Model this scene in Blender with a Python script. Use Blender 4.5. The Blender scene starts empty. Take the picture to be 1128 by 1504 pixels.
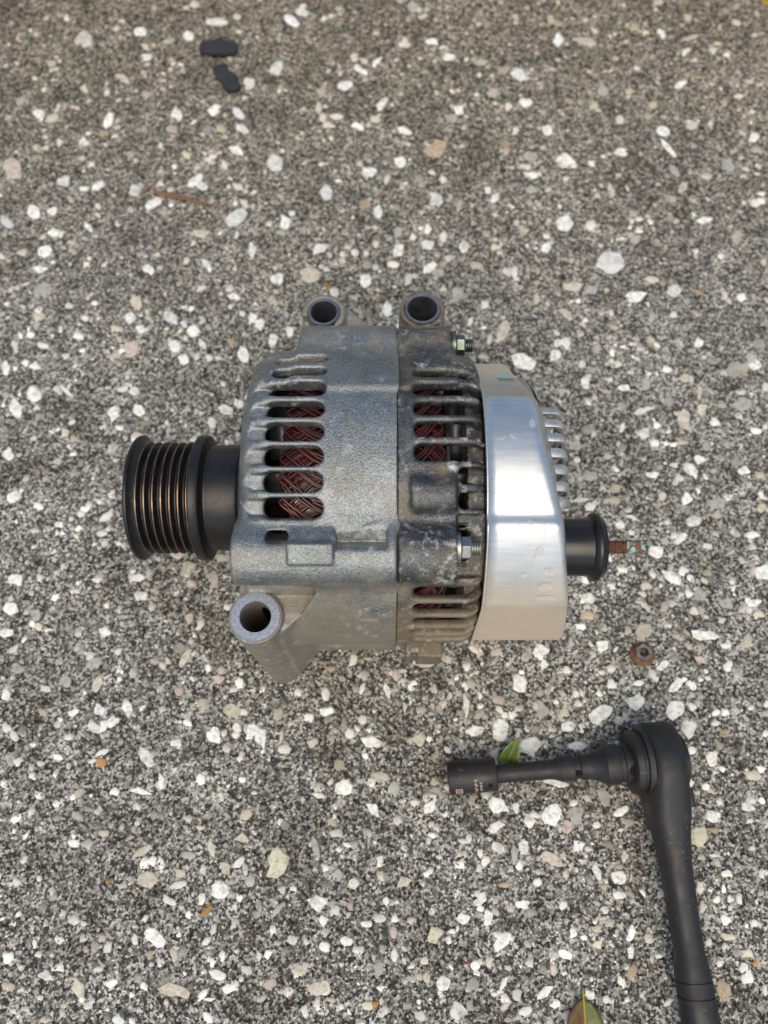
import bpy, math, random
import numpy as np
from mathutils import Vector, Matrix

rng = np.random.default_rng(7)
random.seed(7)
R = math.radians
SC = bpy.context.scene
COL = SC.collection

# ------------------------------------------------------------------ camera, world, sun, exposure
CAM = np.array([0.0, -0.1227, 0.389])
TILT = 20.0
FPX = 1130.0
cd = bpy.data.cameras.new('camera')
cam = bpy.data.objects.new('camera', cd)
COL.objects.link(cam)
cam.location = CAM
cam.rotation_euler = (R(TILT), 0, 0)
cd.sensor_fit = 'VERTICAL'
cd.sensor_height = 36.0
cd.sensor_width = 27.0
cd.lens = FPX / 1504 * 36
cd.clip_start = 0.01
cd.clip_end = 200
cd.dof.use_dof = True
cd.dof.focus_distance = 0.305
cd.dof.aperture_fstop = 8.3
SC.camera = cam

SUN_EL, SUN_AZ = 64.0, 186.0        # azimuth measured from +Y clockwise: from the viewer's side
w = bpy.data.worlds.new('World')
SC.world = w
w.use_nodes = True
wn = w.node_tree.nodes
sky = wn.new('ShaderNodeTexSky')
sky.sky_type = 'NISHITA'
sky.sun_disc = False
sky.sun_elevation = R(SUN_EL)
sky.sun_rotation = R(SUN_AZ)
sky.air_density = 1.0
sky.dust_density = 3.0
sky.ozone_density = 0.4
w.node_tree.links.new(sky.outputs[0], wn['Background'].inputs[0])
wn['Background'].inputs[1].default_value = 0.10
sl = bpy.data.lights.new('sun', 'SUN')
sl.energy = 0.8
sl.angle = R(50)
sl.color = (1.0, 0.88, 0.60)
sun = bpy.data.objects.new('sun', sl)
COL.objects.link(sun)
sd = Vector((math.sin(R(SUN_AZ)) * math.cos(R(SUN_EL)), math.cos(R(SUN_AZ)) * math.cos(R(SUN_EL)), math.sin(R(SUN_EL))))
sun.rotation_euler = sd.to_track_quat('Z', 'Y').to_euler()
SC.view_settings.view_transform = 'Standard'
SC.view_settings.look = 'None'
SC.view_settings.exposure = 0.72
SC.view_settings.gamma = 1.0
SC.cycles.use_denoising = True
SC.cycles.max_bounces = 8

# ------------------------------------------------------------------ placement helper
def at(px, py, z=0.0):
    """point of the place that lies at height z and shows at photograph pixel px, py"""
    phi = R(TILT)
    d = np.array([(px - 564) / FPX, -(py - 752) / FPX, -1.0])
    c, s = math.cos(phi), math.sin(phi)
    dw = np.array([d[0], c * d[1] - s * d[2], s * d[1] + c * d[2]])
    return CAM + dw * ((z - CAM[2]) / dw[2])

# ------------------------------------------------------------------ node helpers
class NT:
    def __init__(self, name):
        self.m = bpy.data.materials.new(name)
        self.m.use_nodes = True
        self.t = self.m.node_tree
        self.b = self.t.nodes['Principled BSDF']
        self.out = self.t.nodes['Material Output']
    def n(self, kind, **kw):
        o = self.t.nodes.new(kind)
        for k, v in kw.items():
            setattr(o, k, v)
        return o
    def link(self, a, b):
        self.t.links.new(a, b)
    def coord(self, kind='Object'):
        return self.n('ShaderNodeTexCoord').outputs[kind]
    def mapping(self, src, scale=(1, 1, 1)):
        m = self.n('ShaderNodeMapping')
        self.link(src, m.inputs[0])
        m.inputs['Scale'].default_value = scale
        return m.outputs[0]
    def noise(self, src, scale, detail=4, rough=0.55, dist=0.0):
        o = self.n('ShaderNodeTexNoise')
        self.link(src, o.inputs['Vector'])
        o.inputs['Scale'].default_value = scale
        o.inputs['Detail'].default_value = detail
        o.inputs['Roughness'].default_value = rough
        o.inputs['Distortion'].default_value = dist
        return o.outputs['Fac']
    def vor(self, src, scale, feature='F1', out='Distance', rand=1.0):
        o = self.n('ShaderNodeTexVoronoi', feature=feature)
        self.link(src, o.inputs['Vector'])
        o.inputs['Scale'].default_value = scale
        o.inputs['Randomness'].default_value = rand
        return o.outputs[out]
    def ramp(self, src, stops, interp='LINEAR'):
        o = self.n('ShaderNodeValToRGB')
        o.color_ramp.interpolation = interp
        e = o.color_ramp.elements
        while len(e) < len(stops):
            e.new(0.5)
        for i, (p, c) in enumerate(stops):
            e[i].position = p
            if not isinstance(c, (tuple, list)):
                c = (c, c, c)
            e[i].color = (*c, 1)
        self.link(src, o.inputs[0])
        return o.outputs[0]
    def mix(self, fac, a, b, blend='MIX'):
        o = self.n('ShaderNodeMix', data_type='RGBA', blend_type=blend)
        for i, v in ((0, fac), (6, a), (7, b)):
            s = o.inputs[i]
            if isinstance(v, (int, float)):
                s.default_value = v if i == 0 else (v, v, v, 1)
            elif isinstance(v, (tuple, list)):
                s.default_value = (*v, 1)
            else:
                self.link(v, s)
        return o.outputs[2]
    def math(self, op, a, b=0.0, clamp=False):
        o = self.n('ShaderNodeMath', operation=op, use_clamp=clamp)
        for s, v in ((o.inputs[0], a), (o.inputs[1], b)):
            if isinstance(v, (int, float)):
                s.default_value = v
            else:
                self.link(v, s)
        return o.outputs[0]
    def set(self, **kw):
        for k, v in kw.items():
            s = self.b.inputs[{'color': 'Base Color', 'rough': 'Roughness', 'metal': 'Metallic', 'spec': 'Specular IOR Level',
                               'coat': 'Coat Weight', 'sss': 'Subsurface Weight', 'trans': 'Transmission Weight'}[k]]
            if isinstance(v, (int, float)):
                s.default_value = v
            elif isinstance(v, (tuple, list)):
                s.default_value = (*v, 1)
            else:
                self.link(v, s)
    def bump(self, h, dist, strength=1.0, prev=None):
        o = self.n('ShaderNodeBump')
        o.inputs['Strength'].default_value = strength
        o.inputs['Distance'].default_value = dist
        self.link(h, o.inputs['Height'])
        if prev is not None:
            self.link(prev, o.inputs['Normal'])
        self.link(o.outputs[0], self.b.inputs['Normal'])
        return o.outputs[0]

def simple(name, color, rough=0.5, metal=0.0, nscale=400, var=0.25, bump=0.0002):
    t = NT(name)
    c = t.coord()
    n1 = t.noise(c, nscale, 5, 0.6)
    lo = tuple(x * (1 - var) for x in color)
    hi = tuple(min(1, x * (1 + var)) for x in color)
    t.set(color=t.ramp(n1, [(0.3, lo), (0.7, hi)]), metal=metal,
          rough=t.ramp(t.noise(c, nscale * 0.4, 4), [(0.3, max(0.05, rough - 0.1)), (0.7, min(1, rough + 0.12))]))
    if bump:
        t.bump(n1, bump, 0.5)
    return t.m

# ------------------------------------------------------------------ mesh helpers
def link_obj(name, me, mat=None, parent=None, smooth=True):
    if mat is not None:
        me.materials.append(mat)
    if smooth:
        me.polygons.foreach_set('use_smooth', np.ones(len(me.polygons), dtype=bool))
    o = bpy.data.objects.new(name, me)
    COL.objects.link(o)
    if parent is not None:
        o.parent = parent
    return o

def mesh_np(name, V, F):
    """V (n,3), F (m,k) all faces with k corners"""
    V = np.ascontiguousarray(V, dtype=np.float32)
    F = np.ascontiguousarray(F, dtype=np.int32)
    me = bpy.data.meshes.new(name)
    me.vertices.add(len(V))
    me.vertices.foreach_set('co', V.ravel())
    k = F.shape[1]
    me.loops.add(F.size)
    me.loops.foreach_set('vertex_index', F.ravel())
    me.polygons.add(len(F))
    me.polygons.foreach_set('loop_start', np.arange(0, F.size, k, dtype=np.int32))
    me.update(calc_edges=True)
    return me

class MB:
    def __init__(self):
        self.v, self.f = [], []
    def add(self, vs, fs):
        b = len(self.v)
        self.v += [tuple(map(float, p)) for p in vs]
        self.f += [tuple(i + b for i in f) for f in fs]
    def grid(self, P, closed_u=False, closed_v=False, flip=False):
        P = np.asarray(P, float)
        nu, nv = P.shape[:2]
        fs = []
        for i in range(nu if closed_u else nu - 1):
            for j in range(nv if closed_v else nv - 1):
                a, b = i * nv + j, i * nv + (j + 1) % nv
                c, d = ((i + 1) % nu) * nv + (j + 1) % nv, ((i + 1) % nu) * nv + j
                fs.append((a, d, c, b) if flip else (a, b, c, d))
        self.add(P.reshape(-1, 3), fs)
    def lathe(self, prof, origin, axis, n=64, closed=False):
        """prof: list of (distance along axis, radius)"""
        ax = Vector(axis).normalized()
        u = ax.orthogonal().normalized()
        v = ax.cross(u)
        P = np.zeros((len(prof), n, 3))
        for j in range(n):
            a = 2 * math.pi * j / n
            d = np.array(u) * math.cos(a) + np.array(v) * math.sin(a)
            for i, (s, r) in enumerate(prof):
                P[i, j] = np.array(origin) + np.array(ax) * s + d * r
        self.grid(P, closed_v=True, closed_u=closed, flip=True)
    def tube(self, pts, r, n=6, cap=True):
        pts = [Vector(p) for p in pts]
        m = len(pts)
        rr = r if hasattr(r, '__len__') else [r] * m
        P = np.zeros((m, n, 3))
        t0 = (pts[1] - pts[0]).normalized()
        u = t0.orthogonal().normalized()
        for i in range(m):
            t = (pts[min(i + 1, m - 1)] - pts[max(i - 1, 0)]).normalized()
            u = (u - t * u.dot(t)).normalized()
            v = t.cross(u)
            for j in range(n):
                a = 2 * math.pi * j / n
                P[i, j] = pts[i] + (u * math.cos(a) + v * math.sin(a)) * rr[i]
        b = len(self.v)
        self.grid(P, closed_v=True, flip=True)
        if cap:
            self.f.append(tuple(b + j for j in range(n)))
            self.f.append(tuple(b + (m - 1) * n + n - 1 - j for j in range(n)))
    def box(self, c, s, M=None):
        vs = []
        for x in (-1, 1):
            for y in (-1, 1):
                for z in (-1, 1):
                    p = Vector((x * s[0] / 2, y * s[1] / 2, z * s[2] / 2))
                    if M is not None:
                        p = M @ p
                    vs.append(p + Vector(c))
        self.add(vs, [(0, 1, 3, 2), (4, 6, 7, 5), (0, 4, 5, 1), (2, 3, 7, 6), (0, 2, 6, 4), (1, 5, 7, 3)])
    def build(self, name, mat, parent=None, smooth=True, bevel=0.0, sharp=None, segs=2):
        me = bpy.data.meshes.new(name)
        me.from_pydata(self.v, [], self.f)
        me.update()
        o = link_obj(name, me, mat, parent, smooth)
        if smooth and sharp:
            me.set_sharp_from_angle(angle=R(sharp))
        if bevel:
            b = o.modifiers.new('bevel', 'BEVEL')
            b.width = bevel
            b.segments = segs
            b.limit_method = 'ANGLE'
            b.angle_limit = R(35)
        return o

def empty(name, loc, label, cat, group=None):
    o = bpy.data.objects.new(name, None)
    o.empty_display_size = 0.02
    COL.objects.link(o)
    o.location = loc
    o['label'] = label
    o['category'] = cat
    if group:
        o['group'] = group
    return o

def tag(o, label, cat, group=None):
    o['label'] = label
    o['category'] = cat
    if group:
        o['group'] = group
    return o

# ------------------------------------------------------------------ SDF toolkit (castings)
class Field:
    def __init__(self, lo, hi, h):
        self.lo = np.array(lo, float)
        self.h = h
        self.n = np.ceil((np.array(hi) - self.lo) / h).astype(int) + 1
        self.ax = [(self.lo[i] + h * np.arange(self.n[i])).astype(np.float32) for i in range(3)]
        self.f = np.full(self.n, 1.0, np.float32)
    def sub(self, lo, hi):
        s = []
        for i in range(3):
            a = max(0, int((lo[i] - self.lo[i]) / self.h))
            b = min(self.n[i], int((hi[i] - self.lo[i]) / self.h) + 2)
            s.append(slice(a, b))
        X = self.ax[0][s[0]][:, None, None]
        Y = self.ax[1][s[1]][None, :, None]
        Z = self.ax[2][s[2]][None, None, :]
        return tuple(s), X, Y, Z
    def union(self, lo, hi, fn, k=0.0):
        m = 0.004
        s, X, Y, Z = self.sub([a - m for a in lo], [b + m for b in hi])
        d = fn(X, Y, Z)
        a = self.f[s]
        self.f[s] = smin(a, np.broadcast_to(d, a.shape), k)
    def cut(self, lo, hi, fn, k=0.0):
        m = 0.003
        s, X, Y, Z = self.sub([a - m for a in lo], [b + m for b in hi])
        d = fn(X, Y, Z)
        a = self.f[s]
        self.f[s] = -smin(-a, np.broadcast_to(d, a.shape), k)
    def mesh(self, name):
        V, F = surface_nets(self.f)
        return mesh_np(name, V * self.h + self.lo, F)

def smin(a, b, k):
    if k <= 0:
        return np.minimum(a, b)
    h = np.maximum(k - np.abs(a - b), 0) / k
    return np.minimum(a, b) - h * h * k * 0.25

def surface_nets(f):
    ins = f < 0
    nx, ny, nz = f.shape
    cnt = np.zeros((nx - 1, ny - 1, nz - 1), np.uint8)
    offs = [(a, b, c) for a in (0, 1) for b in (0, 1) for c in (0, 1)]
    for a, b, c in offs:
        cnt += ins[a:nx - 1 + a, b:ny - 1 + b, c:nz - 1 + c]
    idx = np.argwhere((cnt > 0) & (cnt < 8))
    I, J, K = idx.T
    cid = np.full(cnt.shape, -1, np.int32)
    cid[I, J, K] = np.arange(len(idx))
    vals = {o: f[I + o[0], J + o[1], K + o[2]] for o in offs}
    acc = np.zeros((len(idx), 3), np.float32)
    num = np.zeros(len(idx), np.float32)
    for o in offs:
        for d in range(3):
            if o[d] == 0:
                p = list(o); p[d] = 1; p = tuple(p)
                va, vb = vals[o], vals[p]
                m = (va < 0) != (vb < 0)
                t = va[m] / (va[m] - vb[m])
                q = np.tile(np.array(o, np.float32), (m.sum(), 1))
                q[:, d] = t
                acc[m] += q
                num[m] += 1
    V = idx + acc / num[:, None]
    faces = []
    # x edges
    for d in range(3):
        sl0 = [slice(1, -1)] * 3; sl1 = [slice(1, -1)] * 3
        sl0[d] = slice(0, -1); sl1[d] = slice(1, None)
        a, b = ins[tuple(sl0)], ins[tuple(sl1)]
        e = np.argwhere(a != b)
        flip = a[tuple(e.T)]
        e = e + 1
        e[:, d] -= 1
        o1, o2 = [(1, 2), (2, 0), (0, 1)][d]
        def cell(s1, s2):
            c = e.copy()
            c[:, o1] += s1
            c[:, o2] += s2
            return cid[tuple(c.T)]
        q = np.stack([cell(-1, -1), cell(0, -1), cell(0, 0), cell(-1, 0)], 1)
        q[~flip] = q[~flip][:, ::-1]
        faces.append(q)
    F = np.concatenate(faces)
    F = F[(F >= 0).all(1)]
    return V, F

# ------------------------------------------------------------------ materials
def mat_concrete():
    t = NT('concrete')
    c = t.coord('Object')
    n1 = t.noise(c, 900, 4, 0.7)
    n2 = t.noise(c, 14, 4, 0.6)
    n3 = t.noise(c, 170, 5, 0.7)
    v = t.n('ShaderNodeTexVoronoi', feature='F1')
    t.link(c, v.inputs['Vector'])
    v.inputs['Scale'].default_value = 850
    cell = t.n('ShaderNodeSeparateColor')
    t.link(v.outputs['Color'], cell.inputs[0])
    tone = t.math('ADD', t.math('MULTIPLY', cell.outputs[0], 0.6), t.math('MULTIPLY', n3, 0.55))
    base = t.ramp(tone, [(0.25, (0.022, 0.021, 0.018)), (0.45, (0.088, 0.085, 0.076)), (0.62, (0.24, 0.234, 0.21)), (0.85, (0.62, 0.61, 0.56))])
    tint = t.ramp(t.math('ADD', t.math('MULTIPLY', n2, 0.5), t.math('MULTIPLY', t.noise(c, 55, 4, 0.6), 0.5)), [(0.36, (0.66, 0.64, 0.59)), (0.5, (1.0, 1.0, 0.98)), (0.62, (1.30, 1.30, 1.28))])
    base = t.mix(1.0, base, tint, 'MULTIPLY')
    base = t.mix(1.0, base, t.ramp(n1, [(0.3, 0.7), (0.7, 1.25)]), 'MULTIPLY')
    sep = t.n('ShaderNodeSeparateXYZ')
    t.link(c, sep.inputs[0])
    dirt = t.ramp(t.math('ADD', t.math('MULTIPLY', sep.outputs[1], 2.2), t.math('MULTIPLY', n2, 0.3)), [(0.35, 0.0), (1.0, 1.0)])
    base = t.mix(dirt, base, t.mix(1.0, base, (0.86, 0.79, 0.68), 'MULTIPLY'))
    # unseen far concrete made tan, added to bounce warm reflections onto the metal
    ln = t.n('ShaderNodeVectorMath', operation='LENGTH')
    t.link(c, ln.inputs[0])
    base = t.mix(t.ramp(t.math('MULTIPLY', ln.outputs['Value'], 0.5), [(0.32, 0.0), (0.5, 1.0)]), base, (0.38, 0.30, 0.205))
    t.set(color=base, rough=0.92, spec=0.25)
    b = t.bump(n3, 0.0022, 0.8)
    b = t.bump(v.outputs['Distance'], 0.0005, 0.9, b)
    t.bump(n1, 0.0006, 0.8, b)
    return t.m

def mat_grain(name, rough=0.85):
    t = NT(name)
    a = t.n('ShaderNodeAttribute', attribute_name='tone')
    c = t.coord('Object')
    n = t.noise(c, 14, 4, 0.6)
    col = t.mix(1.0, a.outputs['Color'], t.ramp(t.math('ADD', t.math('MULTIPLY', n, 0.5), t.math('MULTIPLY', t.noise(c, 55, 4, 0.6), 0.5)), [(0.36, (0.66, 0.64, 0.59)), (0.5, (1.0, 1.0, 0.98)), (0.62, (1.30, 1.30, 1.28))]), 'MULTIPLY')
    n1 = t.noise(c, 1500, 3, 0.6)
    col = t.mix(1.0, col, t.ramp(n1, [(0.3, 0.7), (0.7, 1.2)]), 'MULTIPLY')
    sep = t.n('ShaderNodeSeparateXYZ')
    t.link(c, sep.inputs[0])
    dirt = t.ramp(t.math('ADD', t.math('MULTIPLY', sep.outputs[1], 2.2), t.math('MULTIPLY', n, 0.3)), [(0.35, 0.0), (1.0, 1.0)])
    col = t.mix(dirt, col, t.mix(1.0, col, (0.86, 0.79, 0.68), 'MULTIPLY'))
    t.set(color=col, rough=rough, spec=0.3)
    t.bump(n1, 0.0002, 0.6)
    return t.m

def mat_stone(name, col, mott=0.35):
    t = NT(name)
    c = t.coord('Object')
    info = t.n('ShaderNodeObjectInfo')
    wc = t.n('ShaderNodeNewGeometry').outputs['Position']
    n1 = t.noise(wc, 330, 5, 0.65)
    n2 = t.noise(wc, 1500, 3, 0.7)
    lo = tuple(x * (1 - mott) for x in col)
    base = t.ramp(n1, [(0.34, lo), (0.55, col)])
    base = t.mix(1.0, base, t.ramp(info.outputs['Random'], [(0.0, 0.78), (0.3, 1.0), (1.0, 1.1)]), 'MULTIPLY')
    # cement skin left on the stone
    skin = t.ramp(t.noise(wc, 480, 4, 0.75), [(0.54, 0.0), (0.66, 1.0)])
    base = t.mix(t.math('MULTIPLY', skin, 0.6), base, (0.24, 0.235, 0.205))
    base = t.mix(1.0, base, t.ramp(n2, [(0.3, 0.82), (0.7, 1.1)]), 'MULTIPLY')
    t.set(color=base, rough=0.85, spec=0.25)
    b = t.bump(n1, 0.0008, 0.5)
    t.bump(n2, 0.0003, 0.5, b)
    return t.m

def mat_cast(name, c_lo, c_hi, grime, salt, dust=0.4, st=0.46):  # dust: amount of road dust and painted warm reflection together
    t = NT(name)
    c = t.coord('Object')
    n1 = t.noise(c, 1400, 3, 0.7)
    n2 = t.noise(c, 45, 5, 0.6, 0.4)
    n3 = t.noise(c, 260, 5, 0.7)
    base = t.ramp(n1, [(0.3, c_lo), (0.7, c_hi)])
    g = t.ramp(n2, [(0.38, 0.0), (0.62, 1.0)])
    base = t.mix(t.math('MULTIPLY', g, grime), base, (0.055, 0.055, 0.06))
    # brown road dust in blotches; low down a warm reflection is painted in too
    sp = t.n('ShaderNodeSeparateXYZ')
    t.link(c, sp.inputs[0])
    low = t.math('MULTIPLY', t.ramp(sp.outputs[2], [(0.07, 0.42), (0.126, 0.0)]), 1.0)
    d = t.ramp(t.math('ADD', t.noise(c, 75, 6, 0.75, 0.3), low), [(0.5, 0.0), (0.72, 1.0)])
    dust_warm = t.math('MULTIPLY', d, dust)
    base = t.mix(dust_warm, base, (0.30, 0.225, 0.13))
    s = t.math('MULTIPLY', t.ramp(n3, [(0.52, 0.0), (0.70, 1.0)]), t.ramp(t.noise(c, 48, 4, 0.6), [(st, 0.0), (st + 0.14, 1.0)]))
    sm = t.math('MULTIPLY', s, salt)
    base = t.mix(sm, base, (0.62, 0.62, 0.60))
    t.set(color=base)
    nm = t.math('MAXIMUM', sm, dust_warm)
    t.set(metal=t.ramp(nm, [(0.0, 0.92), (1.0, 0.1)]))
    t.set(rough=t.ramp(t.math('ADD', t.math('MULTIPLY', n1, 0.25), t.math('MULTIPLY', nm, 0.5)), [(0.0, 0.34), (1.0, 0.92)]))
    b = t.bump(n1, 0.0005, 0.7)
    t.bump(n3, 0.0004, 0.35, b)
    return t.m

def mat_cover():
    t = NT('sheet_aluminium')
    c = t.coord('Object')
    br = t.noise(t.mapping(c, (60, 900, 900)), 1.0, 3, 0.6)       # drawn along X
    n2 = t.noise(c, 70, 4, 0.6)
    base = t.ramp(n2, [(0.3, (0.61, 0.64, 0.62)), (0.7, (0.74, 0.77, 0.745))])
    base = t.mix(0.25, base, t.ramp(br, [(0.3, 0.52), (0.7, 0.84)]))
    # dried drop rings
    v = t.vor(c, 110)
    ring = t.ramp(v, [(0.0, 0.0), (0.20, 0.25), (0.26, 1.0), (0.32, 0.0)])
    mask = t.ramp(t.noise(c, 30, 3, 0.6), [(0.52, 0.0), (0.6, 1.0)])
    sp = t.math('MULTIPLY', ring, mask)
    fine = t.ramp(t.vor(c, 520), [(0.10, 1.0), (0.16, 0.0)])
    fm = t.math('MULTIPLY', fine, t.ramp(t.noise(c, 60, 3, 0.6), [(0.5, 0.0), (0.62, 0.8)]))
    film = t.math('MULTIPLY', t.math('MAXIMUM', sp, fm), 0.55)
    base = t.mix(film, base, (0.72, 0.70, 0.66))
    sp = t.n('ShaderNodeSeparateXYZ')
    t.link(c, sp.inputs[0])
    warm_refl = t.math('MULTIPLY', t.ramp(t.math('ADD', t.math('MULTIPLY', t.noise(c, 60, 5, 0.7), 0.02), t.math('SUBTRACT', 0.13, sp.outputs[2])), [(0.022, 0.0), (0.045, 1.0)]), 0.55)  # tan toward the bottom: warm reflection painted into the sheet colour
    base = t.mix(warm_refl, base, (0.90, 0.68, 0.42))
    film = t.math('MAXIMUM', film, t.math('MULTIPLY', warm_refl, 0.9))  # from here film also holds the painted warm reflection
    t.set(color=base, metal=t.ramp(film, [(0.0, 1.0), (1.0, 0.2)]),
          rough=t.ramp(t.math('ADD', t.math('MULTIPLY', br, 0.3), film), [(0.0, 0.36), (1.0, 0.75)]))
    b = t.bump(br, 0.00006, 0.5)
    t.bump(t.noise(c, 35, 3, 0.5), 0.0012, 0.25, b)
    return t.m

def mat_wire():
    t = NT('enamelled_copper')
    c = t.coord('Object')
    n = t.noise(c, 90, 3)
    t.set(color=t.ramp(n, [(0.35, (0.030, 0.008, 0.008)), (0.65, (0.13, 0.026, 0.020))]), rough=0.28, metal=0.25, coat=0.6)
    return t.m

def mat_pulley():
    t = NT('black_pulley_steel')
    c = t.coord('Object')
    n = t.noise(c, 500, 4, 0.6)
    t.set(color=t.ramp(n, [(0.3, (0.009, 0.010, 0.012)), (0.7, (0.018, 0.017, 0.018))]), rough=t.ramp(n, [(0.3, 0.30), (0.7, 0.42)]), spec=0.4)
    t.bump(n, 0.0001, 0.4)
    return t.m

M = {
    'concrete': mat_concrete(),
    'grain': mat_grain('sand_grain'),
    'pebble': mat_grain('pebble', 0.75),
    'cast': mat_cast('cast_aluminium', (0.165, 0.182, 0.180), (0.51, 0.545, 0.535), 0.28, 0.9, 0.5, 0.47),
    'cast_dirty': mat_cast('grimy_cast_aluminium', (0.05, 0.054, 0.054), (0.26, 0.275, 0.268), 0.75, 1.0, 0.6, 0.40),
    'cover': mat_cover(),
    'wire': mat_wire(),
    'pulley': mat_pulley(),
    'ridge': simple('worn_groove_ridge', (0.22, 0.15, 0.10), 0.3, 0.9, 300, 0.4, 0),
    'core': simple('laminated_steel', (0.09, 0.085, 0.085), 0.5, 0.7),
    'fan': simple('fan_steel', (0.10, 0.11, 0.125), 0.45, 0.7),
    'rib': simple('dull_sheet_aluminium', (0.55, 0.55, 0.52), 0.45, 0.85, 300, 0.25),
    'machined': simple('machined_aluminium', (0.34, 0.38, 0.44), 0.5, 0.9, 900, 0.3, 0.0002),
    'zinc': simple('zinc_steel', (0.38, 0.385, 0.35), 0.38, 1.0, 300, 0.2),
    'green_zinc': simple('greenish_zinc_steel', (0.17, 0.205, 0.185), 0.4, 1.0, 300, 0.25),
    'steel_ring': simple('steel_bushing_metal', (0.24, 0.25, 0.28), 0.45, 0.9, 300, 0.3),
    'rust': simple('rusty_steel', (0.17, 0.085, 0.045), 0.7, 0.35, 500, 0.6, 0.0003),
    'plastic': simple('black_plastic', (0.010, 0.009, 0.009), 0.26, 0.0, 200, 0.3, 0.0001),
    'tool': simple('black_oxide', (0.016, 0.0155, 0.016), 0.5, 0.0, 250, 0.25, 0.00015),
    'tool_dark': simple('hole_shade', (0.0015, 0.0015, 0.0015), 1.0, 0.0, bump=0),
    'mark': simple('etched_tan_mark', (0.52, 0.38, 0.27), 0.6, 0.0, 2500, 0.4, 0),
    'rubber': simple('black_rubber', (0.032, 0.034, 0.040), 0.9, 0.0, 400, 0.3, 0.0003),
    'needle': simple('dry_needle', (0.26, 0.12, 0.06), 0.7, 0.0, 200, 0.3, 0),
    'yellow': simple('yellow_plastic', (0.75, 0.50, 0.02), 0.5, 0.0, 60, 0.1, 0),
    'teal': simple('teal_paint', (0.30, 0.62, 0.60), 0.6, 0.0, 1500, 0.4, 0),
    'pale': simple('pale_paint', (0.50, 0.52, 0.52), 0.6, 0.0, 1500, 0.4, 0),
}

for nm_ in ('tool', 'pulley'):
    tr = M[nm_].node_tree
    bs = tr.nodes['Principled BSDF']
    src = bs.inputs['Base Color'].links[0].from_socket
    nz = tr.nodes.new('ShaderNodeTexNoise'); nz.inputs['Scale'].default_value = 620; nz.inputs['Detail'].default_value = 6
    nb = tr.nodes.new('ShaderNodeTexNoise'); nb.inputs['Scale'].default_value = 60; nb.inputs['Detail'].default_value = 4
    tc = tr.nodes.new('ShaderNodeTexCoord')
    tr.links.new(tc.outputs['Object'], nz.inputs['Vector']); tr.links.new(tc.outputs['Object'], nb.inputs['Vector'])
    ra = tr.nodes.new('ShaderNodeValToRGB'); ra.color_ramp.elements[0].position = 0.60; ra.color_ramp.elements[1].position = 0.70
    rb_ = tr.nodes.new('ShaderNodeValToRGB'); rb_.color_ramp.elements[0].position = 0.50; rb_.color_ramp.elements[1].position = 0.68
    rb_.color_ramp.elements[1].color = (0.6, 0.6, 0.6, 1)
    mu = tr.nodes.new('ShaderNodeMath'); mu.operation = 'MULTIPLY'
    tr.links.new(nz.outputs['Fac'], ra.inputs[0]); tr.links.new(nb.outputs['Fac'], rb_.inputs[0])
    tr.links.new(ra.outputs[0], mu.inputs[0]); tr.links.new(rb_.outputs[0], mu.inputs[1])
    mx = tr.nodes.new('ShaderNodeMix'); mx.data_type = 'RGBA'
    tr.links.new(mu.outputs[0], mx.inputs[0]); tr.links.new(src, mx.inputs[6]); mx.inputs[7].default_value = (0.20, 0.17, 0.14, 1)
    tr.links.new(mx.outputs[2], bs.inputs['Base Color'])

# ------------------------------------------------------------------ ground
g = MB()
N = 60
xs = np.concatenate([[-15, -5, -1.5], np.linspace(-0.5, 0.5, N), [1.5, 5, 15]])
ys = np.concatenate([[-15, -5, -1.5], np.linspace(-0.35, 0.65, N), [1.5, 5, 15]])
P = np.array([[(x, y, 0.0) for y in ys] for x in xs])
g.grid(P, flip=True)
ground = g.build('ground', M['concrete'])
ground['kind'] = 'structure'

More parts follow.
